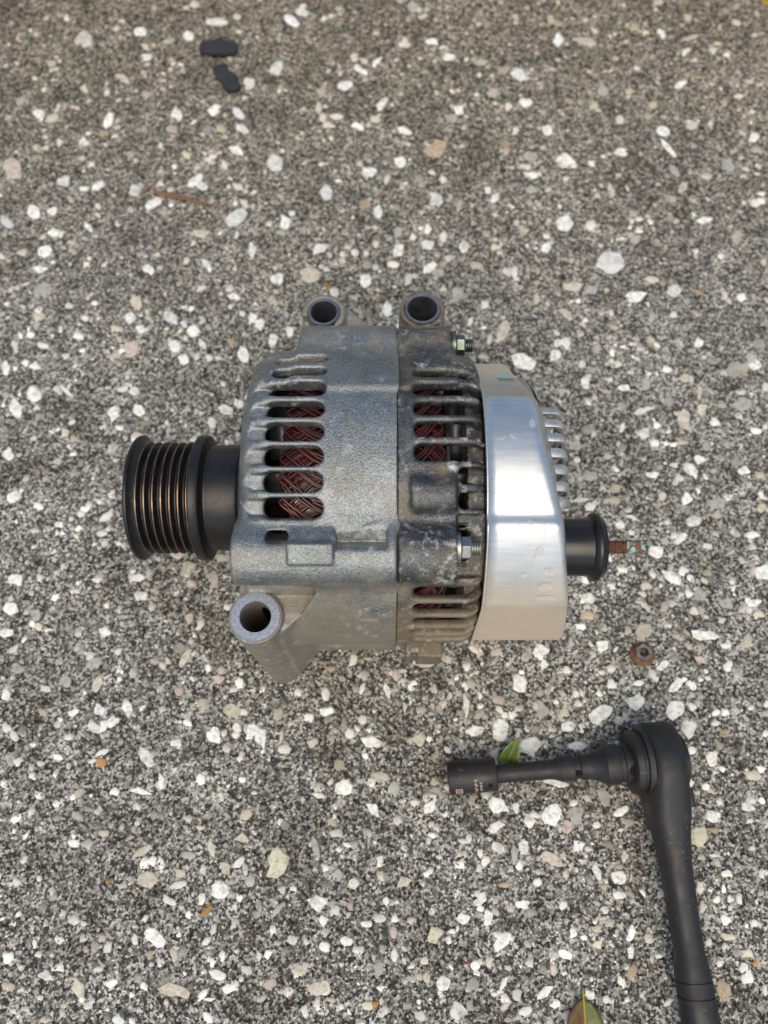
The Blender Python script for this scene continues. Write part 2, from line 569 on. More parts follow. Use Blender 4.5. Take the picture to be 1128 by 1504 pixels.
def grains(name, n, smin_, smax_, flat, mat, tones, probs, seg, exclude=None, sink=0.25, power=2.0):
    """n faceted grains spread over the ground that shows, as one mesh"""
    y = rng.uniform(-0.235, 0.43, n)
    dep = (y - CAM[1])
    half = 0.195 + (y + 0.22) * 0.17
    x = rng.uniform(-1, 1, n) * half
    s = smin_ + (smax_ - smin_) * rng.random(n) ** power
    # verts: top ring + apex
    k = seg
    ang = (np.arange(k) / k * 2 * math.pi)[None, :] + rng.uniform(0, 6.28, n)[:, None]
    rad = s[:, None] * rng.uniform(0.55, 1.25, (n, k))
    el = rng.uniform(0.6, 1.0, n)[:, None]
    rot = rng.uniform(0, 6.28, n)[:, None]
    ux, uy = np.cos(ang) * rad, np.sin(ang) * rad * el
    rx = ux * np.cos(rot) - uy * np.sin(rot)
    ry = ux * np.sin(rot) + uy * np.cos(rot)
    hgt = s * flat * rng.uniform(0.6, 1.3, n)
    V = np.zeros((n, 2 * k + 1, 3), np.float32)
    V[:, :k, 0] = x[:, None] + rx; V[:, :k, 1] = y[:, None] + ry; V[:, :k, 2] = -0.0004
    f2 = rng.uniform(0.5, 0.75, (n, k)) if k < 6 else rng.uniform(0.75, 0.95, (n, k))
    V[:, k:2 * k, 0] = x[:, None] + rx * f2; V[:, k:2 * k, 1] = y[:, None] + ry * f2
    V[:, k:2 * k, 2] = hgt[:, None] * rng.uniform(0.7, 1.0, (n, k))
    V[:, 2 * k, 0] = x; V[:, 2 * k, 1] = y; V[:, 2 * k, 2] = hgt * 1.05
    tri = []
    for j in range(k):
        j2 = (j + 1) % k
        tri += [(j, j2, k + j2), (j, k + j2, k + j)] + ([(k + j, k + j2, 2 * k)] if k > 4 else [])
    if k == 4:
        tri += [(4, 5, 6), (4, 6, 7)]
    tri = np.array(tri)
    F = (np.arange(n) * (2 * k + 1))[:, None, None] + tri[None]
    me = mesh_np(name, V.reshape(-1, 3), F.reshape(-1, 3))
    tn = np.array(tones)[rng.choice(len(tones), n, p=probs)] * rng.uniform(0.75, 1.2, (n, 1))
    colr = np.ones((n, 2 * k + 1, 4), np.float32)
    colr[:, :, :3] = tn[:, None, :]
    at_ = me.color_attributes.new('tone', 'FLOAT_COLOR', 'POINT')
    at_.data.foreach_set('color', colr.ravel())
    o = link_obj(name, me, mat, ground, smooth=False)
    o['kind'] = 'stuff'
    return o

grains('sand_grains', 135000, 0.00028, 0.00105, 0.55, M['grain'],
       [(0.040, 0.039, 0.034), (0.115, 0.112, 0.098), (0.25, 0.244, 0.214), (0.62, 0.61, 0.55), (0.36, 0.30, 0.22)],
       [0.24, 0.27, 0.25, 0.17, 0.07], 4, power=1.4)
grains('small_pebbles', 9000, 0.0007, 0.0030, 0.16, M['pebble'],
       [(0.84, 0.83, 0.77), (0.62, 0.60, 0.55), (0.40, 0.385, 0.35), (0.56, 0.52, 0.44), (0.30, 0.295, 0.265)],
       [0.38, 0.26, 0.18, 0.10, 0.08], 7, power=2.6)

STONECOL = {'w': (0.96, 0.95, 0.87), 'b': (0.92, 0.93, 0.87), 'c': (0.66, 0.60, 0.48), 't': (0.56, 0.44, 0.31), 'p': (0.64, 0.54, 0.46),
            'g': (0.46, 0.455, 0.41), 'o': (0.50, 0.28, 0.10), 'y': (0.70, 0.67, 0.50), 'r': (0.28, 0.12, 0.06)}
for k_, c_ in STONECOL.items():
    M['stone_' + k_] = mat_stone('stone_' + k_, c_)

def stone_mesh(seed, ragged):
    r2 = np.random.default_rng(seed)
    k = 10
    ang = (np.arange(k) + r2.uniform(-0.3, 0.3, k)) / k * 2 * math.pi
    rad = r2.uniform(1 - ragged, 1.12, k)
    V = []
    for f, z in ((1.04, -0.5), (0.97, 0.70), (0.84, 1.0)):
        for j in range(k):
            jt = 1 + r2.uniform(-0.05, 0.05)
            V.append((math.cos(ang[j]) * rad[j] * f * jt, math.sin(ang[j]) * rad[j] * f * jt, z * (1 + r2.uniform(-0.12, 0.12))))
    V.append((0, 0, 1.0))
    F = []
    for a in range(2):
        for j in range(k):
            j2 = (j + 1) % k
            F += [(a * k + j, a * k + j2, (a + 1) * k + j2), (a * k + j, (a + 1) * k + j2, (a + 1) * k + j)]
    for j in range(k):
        F.append((2 * k + j, 2 * k + (j + 1) % k, 3 * k))
    me = bpy.data.meshes.new('stone')
    me.from_pydata(V, [], F)
    me.polygons.foreach_set('use_smooth', np.ones(len(F), dtype=bool))
    me.update()
    return me

VARIANTS = {}
def stone_variant(i, col):
    key = (i, col)
    if key not in VARIANTS:
        me = stone_mesh(100 + i, 0.46 if i % 3 else 0.2)
        me.materials.append(M['stone_' + col])
        VARIANTS[key] = me
    return VARIANTS[key]

# stones read from the photograph: tile origin, then x, y, length, breadth (thirds of a pixel), turn, colour
TILES = [
 ((0, 0), "368 170 95 70 50 c|385 195 60 35 20 b|222 282 38 28 10 c|372 390 45 30 -50 b|330 475 50 22 -10 w|480 530 80 38 65 w|540 345 75 35 -30 c|780 502 70 55 -20 b|60 745 105 75 -60 p|283 800 62 58 0 b|434 820 68 32 30 w|592 838 60 58 0 b|372 832 48 26 0 w|678 895 85 38 30 b|1045 957 110 60 30 b|885 1030 75 42 0 c|945 485 65 50 20 w|1065 568 72 45 -10 w|1040 662 75 45 -25 w|824 685 48 36 0 c|990 728 45 32 -45 b|862 795 75 38 35 w|955 98 90 35 0 w|620 140 60 40 10 w|645 253 50 38 0 b|735 185 48 22 0 w|232 930 60 36 30 w|150 935 60 55 0 b|388 1000 60 34 -35 b|237 1030 55 45 0 w|30 980 62 38 -35 b|1098 368 65 55 0 w|762 572 55 36 0 c|232 522 60 32 20 c|172 502 50 36 0 w|460 590 50 30 10 t|368 625 48 38 0 w|830 160 45 40 0 w|890 820 60 34 -20 b|1075 895 45 35 -40 b|95 445 60 40 20 g|640 207 45 26 -30 w|858 20 40 32 0 w|720 935 60 32 0 g|1050 500 60 34 -45 b|913 578 50 38 0 g|1110 1100 40 80 0 w|200 1108 70 50 20 w|97 1115 60 30 0 w|400 480 0 0 0 w"),
 ((376, 0), "157 92 70 40 -30 b|205 55 65 32 -10 w|300 82 34 32 0 w|530 275 62 28 40 w|395 378 75 38 10 w|455 305 75 30 -30 w|555 460 70 40 50 w|785 662 105 75 25 t|895 482 48 45 0 w|1045 410 60 48 20 c|1110 470 40 40 0 b|865 525 45 42 0 p|850 253 50 34 0 w|800 880 75 50 -40 b|498 758 70 52 0 b|577 790 40 40 0 w|480 905 60 45 20 t|538 935 42 50 0 b|290 410 48 36 -30 c|295 520 32 45 0 w|275 475 32 55 0 y|355 515 52 28 0 w|525 528 50 28 -15 w|635 715 50 52 0 b|95 300 80 60 40 w|85 720 75 65 0 b|1052 872 50 48 0 b|1020 840 36 36 0 b|823 790 38 38 0 w|755 1080 60 40 -10 b|920 1088 36 50 0 b|628 1098 40 65 -30 w|130 985 46 60 0 b|310 850 50 65 0 b|895 905 40 55 0 c|450 560 70 32 -20 w|655 578 70 28 -25 w|1100 638 40 38 0 t|410 615 45 22 -50 p|655 197 50 30 0 w|435 250 40 40 0 w|733 75 45 24 20 w|780 185 60 30 0 w|690 30 45 45 0 g|993 275 45 28 0 c|755 1010 36 50 0 w|825 1045 36 40 0 w|625 1025 50 50 0 g|280 1098 80 50 20 w|1050 1090 40 34 0 y|1085 310 50 30 0 c"),
 ((752, 0), "202 175 48 70 0 b|332 187 100 42 -8 p|785 168 75 28 20 c|660 150 60 30 -40 w|30 330 75 50 -40 w|60 455 62 52 0 b|362 468 48 32 -20 c|742 375 60 42 30 w|665 580 62 45 -20 b|478 672 75 38 0 w|232 705 90 62 -10 w|82 772 72 34 0 w|752 825 55 55 0 y|1065 608 50 52 0 w|1070 660 50 38 0 c|950 720 70 48 -50 g|885 222 38 40 0 w|475 528 40 34 -20 w|795 555 60 32 10 c|155 575 45 48 0 b|15 578 36 40 0 b|435 838 40 62 35 c|845 972 70 42 10 w|230 985 75 65 0 b|990 1045 50 55 0 p|700 875 60 36 0 g|1070 895 46 34 0 w|1018 568 36 34 0 g|645 10 50 28 0 w|172 92 40 34 0 c|205 105 36 26 0 c|940 50 40 30 0 c|988 100 38 26 -20 w|540 120 40 32 0 c|350 720 40 30 -20 w|690 655 100 24 -50 w|150 1095 44 44 0 b|400 400 44 44 0 g|80 690 60 40 -10 g|715 755 70 30 -50 g|600 515 50 28 0 c|768 225 45 26 20 w|545 1050 50 44 0 g|998 425 40 22 0 w|515 403 44 32 0 c|620 465 36 36 0 c|80 835 50 40 0 g|20 1 0 0 0 w"),
 ((0, 376), "178 58 70 38 0 w|195 145 80 55 20 g|655 60 62 45 -15 w|600 205 48 62 20 c|755 272 82 66 0 b|572 272 52 44 0 w|515 322 62 26 -20 c|582 400 80 72 30 p|850 332 60 50 0 w|808 460 55 55 0 w|1072 435 48 70 10 b|1032 180 62 34 -10 w|1112 278 48 50 0 b|912 40 70 34 -50 b|885 145 52 30 20 w|345 355 44 30 0 w|135 348 40 26 0 w|90 350 34 30 0 w|190 395 48 26 -10 w|68 400 34 62 15 w|25 495 58 60 0 b|150 610 62 66 20 w|68 672 88 82 0 w|288 592 70 30 -35 b|502 695 68 66 0 b|612 680 52 48 0 w|592 597 45 42 0 b|1050 650 56 46 0 b|995 678 62 40 -20 b|1018 378 44 34 -10 t|620 325 48 44 0 b|890 388 55 36 -40 b|287 780 42 42 0 y|35 870 55 55 40 b|62 1060 70 48 35 w|172 1105 55 36 -20 b|170 265 60 40 0 c|770 400 50 60 0 b|935 735 40 45 0 b|495 848 60 42 30 p|640 735 60 22 0 g|170 710 30 30 0 p|380 38 34 30 0 w|820 22 34 34 0 w|375 275 36 26 0 w|375 1115 45 30 0 b"),
 ((752, 376), "435 30 118 92 -10 b|10 72 30 55 0 w|265 135 90 50 0 c|345 150 60 40 0 g|618 105 60 28 -10 b|545 178 115 48 10 w|715 155 60 60 0 w|815 158 60 30 -15 t|235 255 70 34 -35 c|108 190 36 46 0 c|235 380 60 45 30 w|190 440 62 58 -40 b|820 385 48 46 0 w|608 370 40 34 -30 c|322 560 36 60 10 w|355 502 50 36 0 p|490 580 62 34 0 w|590 565 50 60 20 g|685 640 60 50 0 g|580 680 100 32 25 b|755 720 55 92 0 c|838 672 45 55 0 y|768 540 70 44 -10 c|825 605 26 56 0 c|980 500 70 62 0 g|1070 482 55 50 0 b|1008 602 48 28 0 b|893 733 58 36 -30 w|1075 772 56 28 -10 w|1115 578 40 46 0 w|1025 945 55 40 0 w|1085 965 48 36 -20 c|485 755 34 46 0 w|580 780 72 50 30 w|627 825 46 32 0 w|710 832 42 24 0 w|755 822 55 26 10 c|485 845 38 42 0 g|277 832 62 55 0 g|825 898 50 50 0 w|790 945 90 56 -30 b|715 920 42 30 0 w|618 965 62 34 0 w|733 975 42 34 -30 b|300 1075 80 28 5 w|768 1068 56 62 0 b|660 1062 42 50 10 c|450 1078 60 34 0 c|900 1090 90 60 0 g|340 970 70 50 0 g|335 765 60 34 0 g|855 835 40 55 0 p|1010 655 90 80 0 g|1010 182 40 34 0 w|615 270 34 44 0 g|445 315 44 30 0 c|430 545 32 26 0 b|50 465 100 70 -20 w|1100 1110 40 40 0 y|1085 385 50 40 0 g|285 898 32 26 0 b|455 1025 45 40 0 y|400 1022 30 26 0 c|985 910 44 34 0 g|710 258 34 36 -50 w"),
 ((0, 752), "75 300 72 55 0 w|48 425 62 55 0 w|170 508 42 42 0 c|160 450 55 55 0 g|28 532 60 40 10 b|465 528 60 52 0 w|580 288 38 44 0 b|832 240 70 62 0 c|942 300 55 72 10 p|848 315 46 40 0 c|625 370 60 40 20 w|835 470 48 50 0 p|882 500 36 60 -20 w|422 370 40 30 0 t|335 350 50 24 0 c|430 300 50 28 0 w|430 758 42 68 -25 c|815 645 34 80 -30 c|790 600 50 50 0 g|965 735 58 50 0 p|790 788 42 42 0 p|892 848 60 66 30 c|1028 875 88 60 -10 y|190 882 50 46 0 c|438 870 66 52 -25 b|565 870 56 62 20 w|412 945 80 52 -30 w|498 925 46 75 -40 b|455 988 28 28 0 p|945 985 65 95 25 w|1045 950 40 44 0 w|1110 960 40 75 0 b|645 1080 52 90 30 w|450 1060 80 28 25 w|445 1105 52 44 0 o|780 1018 62 36 0 w|25 805 46 62 0 w|200 778 56 36 0 w|80 690 80 46 -20 g|290 750 60 62 0 g|415 665 85 40 30 g|1055 755 38 50 0 w|80 1100 44 44 0 b|182 1108 42 34 0 b|265 57 44 30 0 w|470 20 60 34 35 b|450 95 44 26 0 b|785 190 70 40 0 p|1005 200 36 32 0 p|30 950 50 50 0 w|255 1080 48 40 10 w|1000 420 34 28 0 w|690 348 28 28 0 p|830 930 44 40 0 w|320 885 55 34 30 b"),
 ((752, 752), "635 172 78 66 0 w|800 40 66 48 0 w|530 25 62 22 -25 w|475 55 46 46 0 w|1058 100 64 50 0 w|740 120 40 80 -40 b|1105 262 85 82 0 b|860 152 46 28 0 w|485 255 56 30 0 w|757 258 46 44 0 b|438 328 40 30 -40 w|590 418 70 28 -40 b|670 420 46 50 20 c|802 438 48 40 0 w|705 290 92 40 -35 w|330 380 72 62 0 b|332 455 60 36 0 t|836 542 128 48 -5 w|398 592 66 66 30 w|580 525 70 70 0 c|662 678 40 72 -40 b|830 652 58 46 -20 p|952 678 36 60 -20 w|438 760 52 48 0 b|558 755 42 28 0 w|718 765 50 90 -40 b|538 840 82 74 10 b|395 890 130 82 35 b|718 872 78 82 -20 w|795 862 38 42 0 b|780 955 66 105 0 w|985 875 52 26 -25 c|30 755 72 95 25 w|130 610 70 70 0 w|140 670 44 50 0 b|120 797 42 38 0 p|160 788 36 44 0 p|230 880 48 50 0 c|248 945 58 50 0 b|130 870 60 90 0 g|105 955 80 34 0 g|80 1030 95 70 20 b|290 1030 80 36 0 w|65 635 50 50 0 p|935 975 50 44 0 t|1065 400 90 34 10 w|945 400 60 60 0 g|825 365 60 50 0 g|900 15 60 30 0 p|935 590 44 30 0 w|895 932 34 28 0 b|1120 845 30 40 0 w|880 1080 56 75 10 w|790 1050 44 36 0 w|820 800 48 20 0 g|300 505 56 34 0 w|1090 450 50 36 0 y|860 270 50 34 0 c|210 740 26 40 0 p|585 325 50 46 0 c"),
 ((0, 1128), "617 103 96 34 -12 w|710 55 36 78 0 w|350 110 60 44 50 c|345 212 70 42 -20 c|458 285 55 36 0 c|325 330 62 45 0 b|670 410 55 46 0 w|650 490 86 72 0 c|790 463 60 36 0 c|788 515 75 34 15 b|740 580 72 40 -30 b|970 540 78 88 30 w|990 440 50 72 30 c|1055 415 70 32 45 b|1065 310 66 48 -10 c|910 630 70 28 45 o|688 748 118 62 -38 w|768 822 44 68 10 c|595 755 30 46 0 b|262 757 48 46 0 w|155 775 28 44 0 w|378 798 32 32 0 p|1067 50 40 34 0 b|75 500 42 44 0 b|478 497 30 26 0 o|200 915 72 56 -20 b|345 970 80 92 -10 y|495 948 60 34 25 w|638 962 46 42 -30 b|770 980 150 75 -10 c|960 912 72 46 -25 w|1015 970 80 52 30 w|1085 888 62 52 0 w|925 1018 60 22 0 b|62 1072 34 26 0 w|525 1112 62 40 -20 b|845 1060 34 40 20 p|885 262 46 26 0 c|930 350 44 80 20 c|660 820 32 46 0 t|630 365 90 34 30 c|890 565 34 36 0 b|790 735 26 30 0 b|1060 725 26 40 20 t|35 960 60 50 0 p|925 840 30 30 0 b|1010 220 0 0 0 w|1085 205 55 46 30 c|370 685 32 32 0 w|885 50 40 50 0 w|975 130 26 50 20 w|830 385 70 36 0 g|430 192 32 28 0 c|590 265 26 26 0 c|618 312 32 26 0 p|200 1108 46 32 0 c"),
 ((376, 1128), "385 85 85 68 0 w|280 120 60 42 0 w|545 40 75 46 0 c|515 180 52 78 35 w|788 97 70 30 0 p|765 170 52 78 -35 b|360 288 66 42 0 w|402 338 38 36 0 b|547 398 36 40 0 w|430 508 46 48 0 w|650 503 72 58 25 c|95 420 115 145 -10 y|117 535 46 34 45 w|275 592 92 88 0 b|348 628 46 62 -30 b|298 668 50 50 0 w|398 762 52 48 -20 w|300 788 52 48 0 b|158 758 50 44 0 b|92 772 34 24 0 p|187 890 72 62 0 c|65 948 68 42 35 p|275 970 85 66 10 c|485 685 60 38 0 b|545 662 50 42 0 w|793 728 66 86 -25 y|915 660 66 54 0 w|862 720 48 24 0 w|990 578 52 76 -35 b|1022 660 50 76 0 w|742 848 44 38 0 b|935 858 34 20 20 r|965 872 42 48 0 b|825 948 60 66 0 b|752 922 32 48 0 c|895 1065 75 86 0 w|550 968 42 34 0 b|525 1040 36 40 0 o|490 1045 60 50 0 y|720 1090 60 60 0 w|1085 765 56 90 -40 b|1092 945 38 68 -15 w|1110 880 38 34 0 c|1058 258 85 52 45 w|1068 352 74 50 -30 w|988 375 26 54 0 w|918 322 50 34 0 b|1068 165 90 92 30 w|955 135 34 56 -20 p|1095 515 48 24 0 t|605 725 34 60 0 p|545 462 40 30 0 t|360 470 55 55 30 g|262 350 30 110 15 g|130 250 50 50 0 g|12 825 30 50 0 w|15 610 40 60 10 g|610 825 30 60 0 w|415 610 26 42 0 p|1048 995 32 26 0 w|115 985 50 30 20 w|345 215 22 28 0 b|228 452 28 28 0 g|955 950 60 60 0 g|775 630 30 40 0 b|573 585 30 34 0 b|100 620 90 30 50 g|1000 1112 40 26 0 p|1110 1108 40 26 0 p|330 1020 50 30 0 c"),
 ((752, 1128), "178 205 105 82 50 w|78 238 52 66 0 w|180 405 120 60 -30 c|290 345 60 62 20 w|372 455 50 80 30 b|50 350 44 72 0 b|470 485 66 66 0 w|110 502 44 44 0 w|475 560 66 36 -10 w|18 175 30 70 0 w|370 250 40 40 0 b|480 272 26 26 0 w|822 300 78 84 0 y|887 274 56 32 0 t|885 210 84 62 0 w|1040 172 84 36 -20 b|1058 32 80 60 0 c|620 270 34 80 0 p|632 320 30 26 0 b|825 525 38 68 10 w|836 608 26 60 0 p|950 465 52 38 0 w|900 580 38 40 0 w|945 742 70 36 -10 c|930 980 55 95 15 t|1035 815 55 48 0 c|1072 860 30 36 0 o|1018 880 46 56 0 w|372 708 48 44 0 c|315 747 32 34 0 w|378 775 50 50 0 y|525 728 42 80 -10 b|522 812 30 62 0 w|647 828 30 24 0 b|528 900 40 80 -20 t|483 942 30 56 25 w|145 985 60 90 -30 b|190 1040 44 56 -20 w|235 820 62 40 -30 w|180 890 36 56 0 p|350 930 20 26 0 w|1055 352 34 30 0 w|890 385 42 24 0 w|852 82 40 32 0 w|405 130 44 100 20 g|480 190 70 40 30 w|160 30 0 0 0 w|190 65 130 40 -10 w|370 45 60 20 -10 p|520 50 60 30 0 t|690 1030 40 55 -30 w|865 765 34 44 0 b|285 200 70 90 0 g|240 260 60 70 0 p|10 380 40 90 0 g|45 600 70 50 0 w|495 385 40 60 0 w|405 520 30 20 0 t|1120 460 20 30 0 w|225 605 36 40 0 b|940 670 50 60 0 w|813 108 34 24 0 c|545 125 46 24 -20 t|665 460 28 30 0 c|20 1000 40 60 0 w|60 1070 60 40 20 w"),
 ((376, 940), "308 240 40 52 0 w|330 127 42 34 0 t|495 82 44 26 0 t|468 212 36 56 -10 w|575 220 40 66 30 w|15 420 66 110 20 b|95 330 52 62 -10 c|232 340 52 50 0 b|305 315 70 42 10 w|125 480 62 40 0 w|112 430 24 70 0 c|245 455 55 44 30 w|505 450 88 78 10 w|468 352 40 44 0 b|412 412 40 44 0 w|368 550 46 50 0 c|740 100 100 42 0 c|838 85 60 48 -20 c|978 48 42 70 30 p|928 118 46 36 20 w|1065 55 60 40 0 p|925 285 36 110 5 w|963 402 78 72 30 b|1078 400 72 110 10 b|1065 265 56 40 0 p|390 360 22 60 10 g|612 150 34 56 15 p|945 195 44 40 0 g|805 295 26 30 0 t|655 295 24 50 0 c|480 510 36 34 0 b|1095 332 30 30 0 b|720 440 60 70 0 y|90 470 0 0 0 w"),
 ((376, 330), "238 222 85 68 -5 c|480 250 60 66 0 w|603 177 58 30 0 w|765 190 62 40 35 b|628 112 40 66 30 w|800 210 66 46 0 g|672 240 34 46 -20 b|915 98 40 52 0 b|975 182 78 42 -8 p|1110 208 40 50 0 w|760 88 60 46 0 w|95 240 60 66 30 w|345 298 40 44 0 w|315 275 34 30 0 o|578 372 42 60 0 b|1005 355 42 40 0 w|1090 470 50 100 -15 c|148 475 38 52 0 w|910 505 70 60 0 c|1028 505 36 50 0 w|435 125 34 34 0 w|528 88 26 40 0 w|885 305 60 60 0 g|75 335 60 40 -30 c|945 425 36 40 0 w|18 440 44 66 0 b|525 190 36 36 0 w|690 55 34 38 0 b|825 55 34 40 0 w|75 510 40 60 0 w"),
]
J = 1e-3
stones = []
for (ox, oy), txt in TILES:
    for ent in txt.split('|'):
        a = ent.split()
        zx, zy, L, B, th = map(float, a[:5])
        if L < 5:
            continue
        px, py = ox + zx / 3, oy + zy / 3
        p0 = at(px, py)[:2]
        Jm = np.stack([(at(px + 1, py)[:2] - p0), (at(px, py - 1)[:2] - p0)], 1)   # columns: image right, image up
        c_, s_ = math.cos(R(th)), math.sin(R(th))
        A = Jm @ np.array([[c_, -s_], [s_, c_]]) @ np.diag([L / 6, B / 6])
        U, S, _ = np.linalg.svd(A)
        stones.append((p0, S[0], S[1], math.atan2(U[1, 0], U[0, 0]), a[5]))
stones = [s for s in stones if not (abs(s[0][0]) < 0.045 and abs(s[0][1]) < 0.05)]
stones.sort(key=lambda s: -(s[1] * s[2]) / (1 + max(0, s[0][1]) * 2))
def stone_matrix(s, i):
    r2 = np.random.default_rng(500 + i)
    hz = min(0.0008, 0.00035 + 0.07 * s[2])
    if r2.random() < 0.5:
        hz *= 0.8
    hz += 0.00015
    return Matrix.Translation((s[0][0], s[0][1], 0)) @ Matrix.Rotation(s[3], 4, 'Z') @ Matrix.Diagonal((s[1] * 1.05, s[2] * 1.05, hz, 1))
for i, s in enumerate(stones[:300]):
    o = bpy.data.objects.new('stone', stone_variant(i % 12, s[4]))
    COL.objects.link(o)
    o.parent = ground
    o.matrix_local = stone_matrix(s, i)
# the smaller ones, and the edges out of frame, joined
V, F, T = [], [], []
rest = list(enumerate(stones))[300:]
for q in range(260):
    y = rng.uniform(-0.24, 0.45); x = rng.uniform(-1, 1) * (0.20 + (y + 0.22) * 0.17)
    L = 0.0016 + 0.0022 * rng.random() ** 2
    rest.append((1000 + q, (np.array([x, y]), L, L * rng.uniform(0.55, 1), rng.uniform(0, 3.1), 'wwbcgpww'[rng.integers(8)])))
for i, s in rest:
    me = stone_variant(i % 12, s[4])
    mt = np.array(stone_matrix(s, i))
    v = np.array([tuple(p.co) + (1,) for p in me.vertices]) @ mt.T
    b = sum(len(a) for a in V)
    V.append(v[:, :3])
    F.append(np.array([tuple(p.vertices) for p in me.polygons]) + b)
    T.append(np.tile(np.array(STONECOL[s[4]]) * rng.uniform(0.75, 1.0), (len(v), 1)))
me = mesh_np('gravel', np.concatenate(V), np.concatenate(F))
T = np.concatenate(T)
ca = me.color_attributes.new('tone', 'FLOAT_COLOR', 'POINT')
ca.data.foreach_set('color', np.concatenate([T, np.ones((len(T), 1))], 1).astype(np.float32).ravel())
gv = link_obj('gravel', me, M['pebble'], ground)
gv['kind'] = 'stuff'

# ------------------------------------------------------------------ alternator
ZA = 0.070
alt = empty('alternator', (0, 0, 0), 'silver cast alternator with black ribbed pulley lying on the speckled concrete', 'alternator')
H = 0.00055
def cyl_x(X, Y, Z, cy, cz, r, x0, x1, rd=0.0008):
    q1 = np.abs(X - (x0 + x1) / 2) - (x1 - x0) / 2 + rd
    q2 = np.sqrt((Y - cy) ** 2 + (Z - cz) ** 2) - r + rd
    return np.minimum(np.maximum(q1, q2), 0) + np.sqrt(np.maximum(q1, 0) ** 2 + np.maximum(q2, 0) ** 2) - rd
def cyl_z(X, Y, Z, cx, cy, r, z0, z1, rd=0.0008):
    q1 = np.abs(Z - (z0 + z1) / 2) - (z1 - z0) / 2 + rd
    q2 = np.sqrt((X - cx) ** 2 + (Y - cy) ** 2) - r + rd
    return np.minimum(np.maximum(q1, q2), 0) + np.sqrt(np.maximum(q1, 0) ** 2 + np.maximum(q2, 0) ** 2) - rd
def rbox(qx, qy, qz, rd):
    qx, qy, qz = qx + rd, qy + rd, qz + rd
    return (np.minimum(np.maximum(qx, np.maximum(qy, qz)), 0)
            + np.sqrt(np.maximum(qx, 0) ** 2 + np.maximum(qy, 0) ** 2 + np.maximum(qz, 0) ** 2) - rd)
def box3(X, Y, Z, x, y, z, rd=0.001):
    return rbox(np.abs(X - (x[0] + x[1]) / 2) - (x[1] - x[0]) / 2, np.abs(Y - (y[0] + y[1]) / 2) - (y[1] - y[0]) / 2,
                np.abs(Z - (z[0] + z[1]) / 2) - (z[1] - z[0]) / 2, rd)
def pol(th, r):
    return r * math.sin(R(th)), ZA + r * math.cos(R(th))
def uw(Y, Z, th):
    s, c = math.sin(R(th)), math.cos(R(th))
    return Y * c - (Z - ZA) * s, Y * s + (Z - ZA) * c
def shell(X, Y, Z, side, x_face, x_open, rad, rf):
    """side -1: rounded at the low x end"""
    r = np.sqrt(Y ** 2 + (Z - ZA) ** 2)
    q1 = side * (X - x_face) + rf
    q2 = r - rad + rf
    d = np.minimum(np.maximum(q1, q2), 0) + np.sqrt(np.maximum(q1, 0) ** 2 + np.maximum(q2, 0) ** 2) - rf
    return np.maximum(d, -side * (X - x_open))
def slot(f, th, x0, x1, hw, w0=0.045, k=0.0014, re=None):
    re = re or hw * 0.95
    def fn(X, Y, Z):
        u, w_ = uw(Y, Z, th)
        a = np.abs(X - (x0 + x1) / 2) - (x1 - x0) / 2 + re
        b = np.abs(u) - hw + re
        d = np.minimum(np.maximum(a, b), 0) + np.sqrt(np.maximum(a, 0) ** 2 + np.maximum(b, 0) ** 2) - re
        return np.maximum(d, w0 - w_)
    cy, cz = pol(th, 0.060)
    f.cut((x0, cy - 0.016, cz - 0.016), (x1, cy + 0.016, cz + 0.016), fn, k)

BOLT_R, BOLT_T = 0.065, (-37.5, 55, 145, -126)
# ---- front (pulley side) housing
f = Field((-0.0625, -0.084, -0.002), (0.0075, 0.094, 0.1425), H)
full_lo, full_hi = (-0.07, -0.09, -0.01), (0.01, 0.1, 0.15)
RF = 0.0640
f.union(full_lo, full_hi, lambda X, Y, Z: shell(X, Y, Z, -1, -0.0545, 0.0049, RF, 0.012))
f.union(full_lo, full_hi, lambda X, Y, Z: cyl_x(X, Y, Z, 0, ZA, 0.031, -0.0585, -0.04, 0.002), 0.003)
def pocket(X, Y, Z, grow=0.0):
    r = np.sqrt(Y ** 2 + (Z - ZA) ** 2)
    d1 = (X + 0.0196) * 0.67 - (Y + 0.0466) * 0.742
    return np.maximum(np.maximum(0.0568 - grow - r, 0.0955 - grow - Z), np.maximum(d1 - grow, Y + 0.030 - grow))
f.cut((-0.07, -0.08, 0.09), (0.0, -0.03, 0.125), pocket, 0.0012)
for t_ in BOLT_T:
    y_, z_ = pol(t_ if t_ != -37.5 else -40.5, BOLT_R - 0.001 if t_ != -37.5 else 0.0632)
    rb = 0.0110 if t_ == -37.5 else 0.009
    f.union((-0.0555, y_ - .02, z_ - .02), (0.005, y_ + .02, z_ + .02),
            lambda X, Y, Z: cyl_x(X, Y, Z, y_, z_, rb, -0.0548 if t_ != 55 else -0.034, 0.0049, 0.0015), 0.0035 if t_ > 0 else 0.007)
# step and pad beside the lower bolt boss
def ledge(X, Y, Z):
    u, w_ = uw(Y, Z, -32.5)
    return np.maximum(np.maximum(0.0642 + (u + 0.0034) * 0.30 - w_, np.abs(X + 0.0082) - 0.0092), np.maximum(-0.0034 - u, u - 0.012))
f.cut((-0.019, -0.05, 0.11), (0.0015, -0.02, 0.14), ledge, 0.0016)
f.union((-0.0345, -0.056, 0.10), (-0.0175, -0.03, 0.14), lambda X, Y, Z: (lambda u, w_: rbox(np.abs(X + 0.0260) - 0.0082, np.abs(u) - 0.0040, np.abs(w_ - 0.0685) - 0.0064, 0.0008))(*uw(Y, Z, -36.5)), 0.0008)
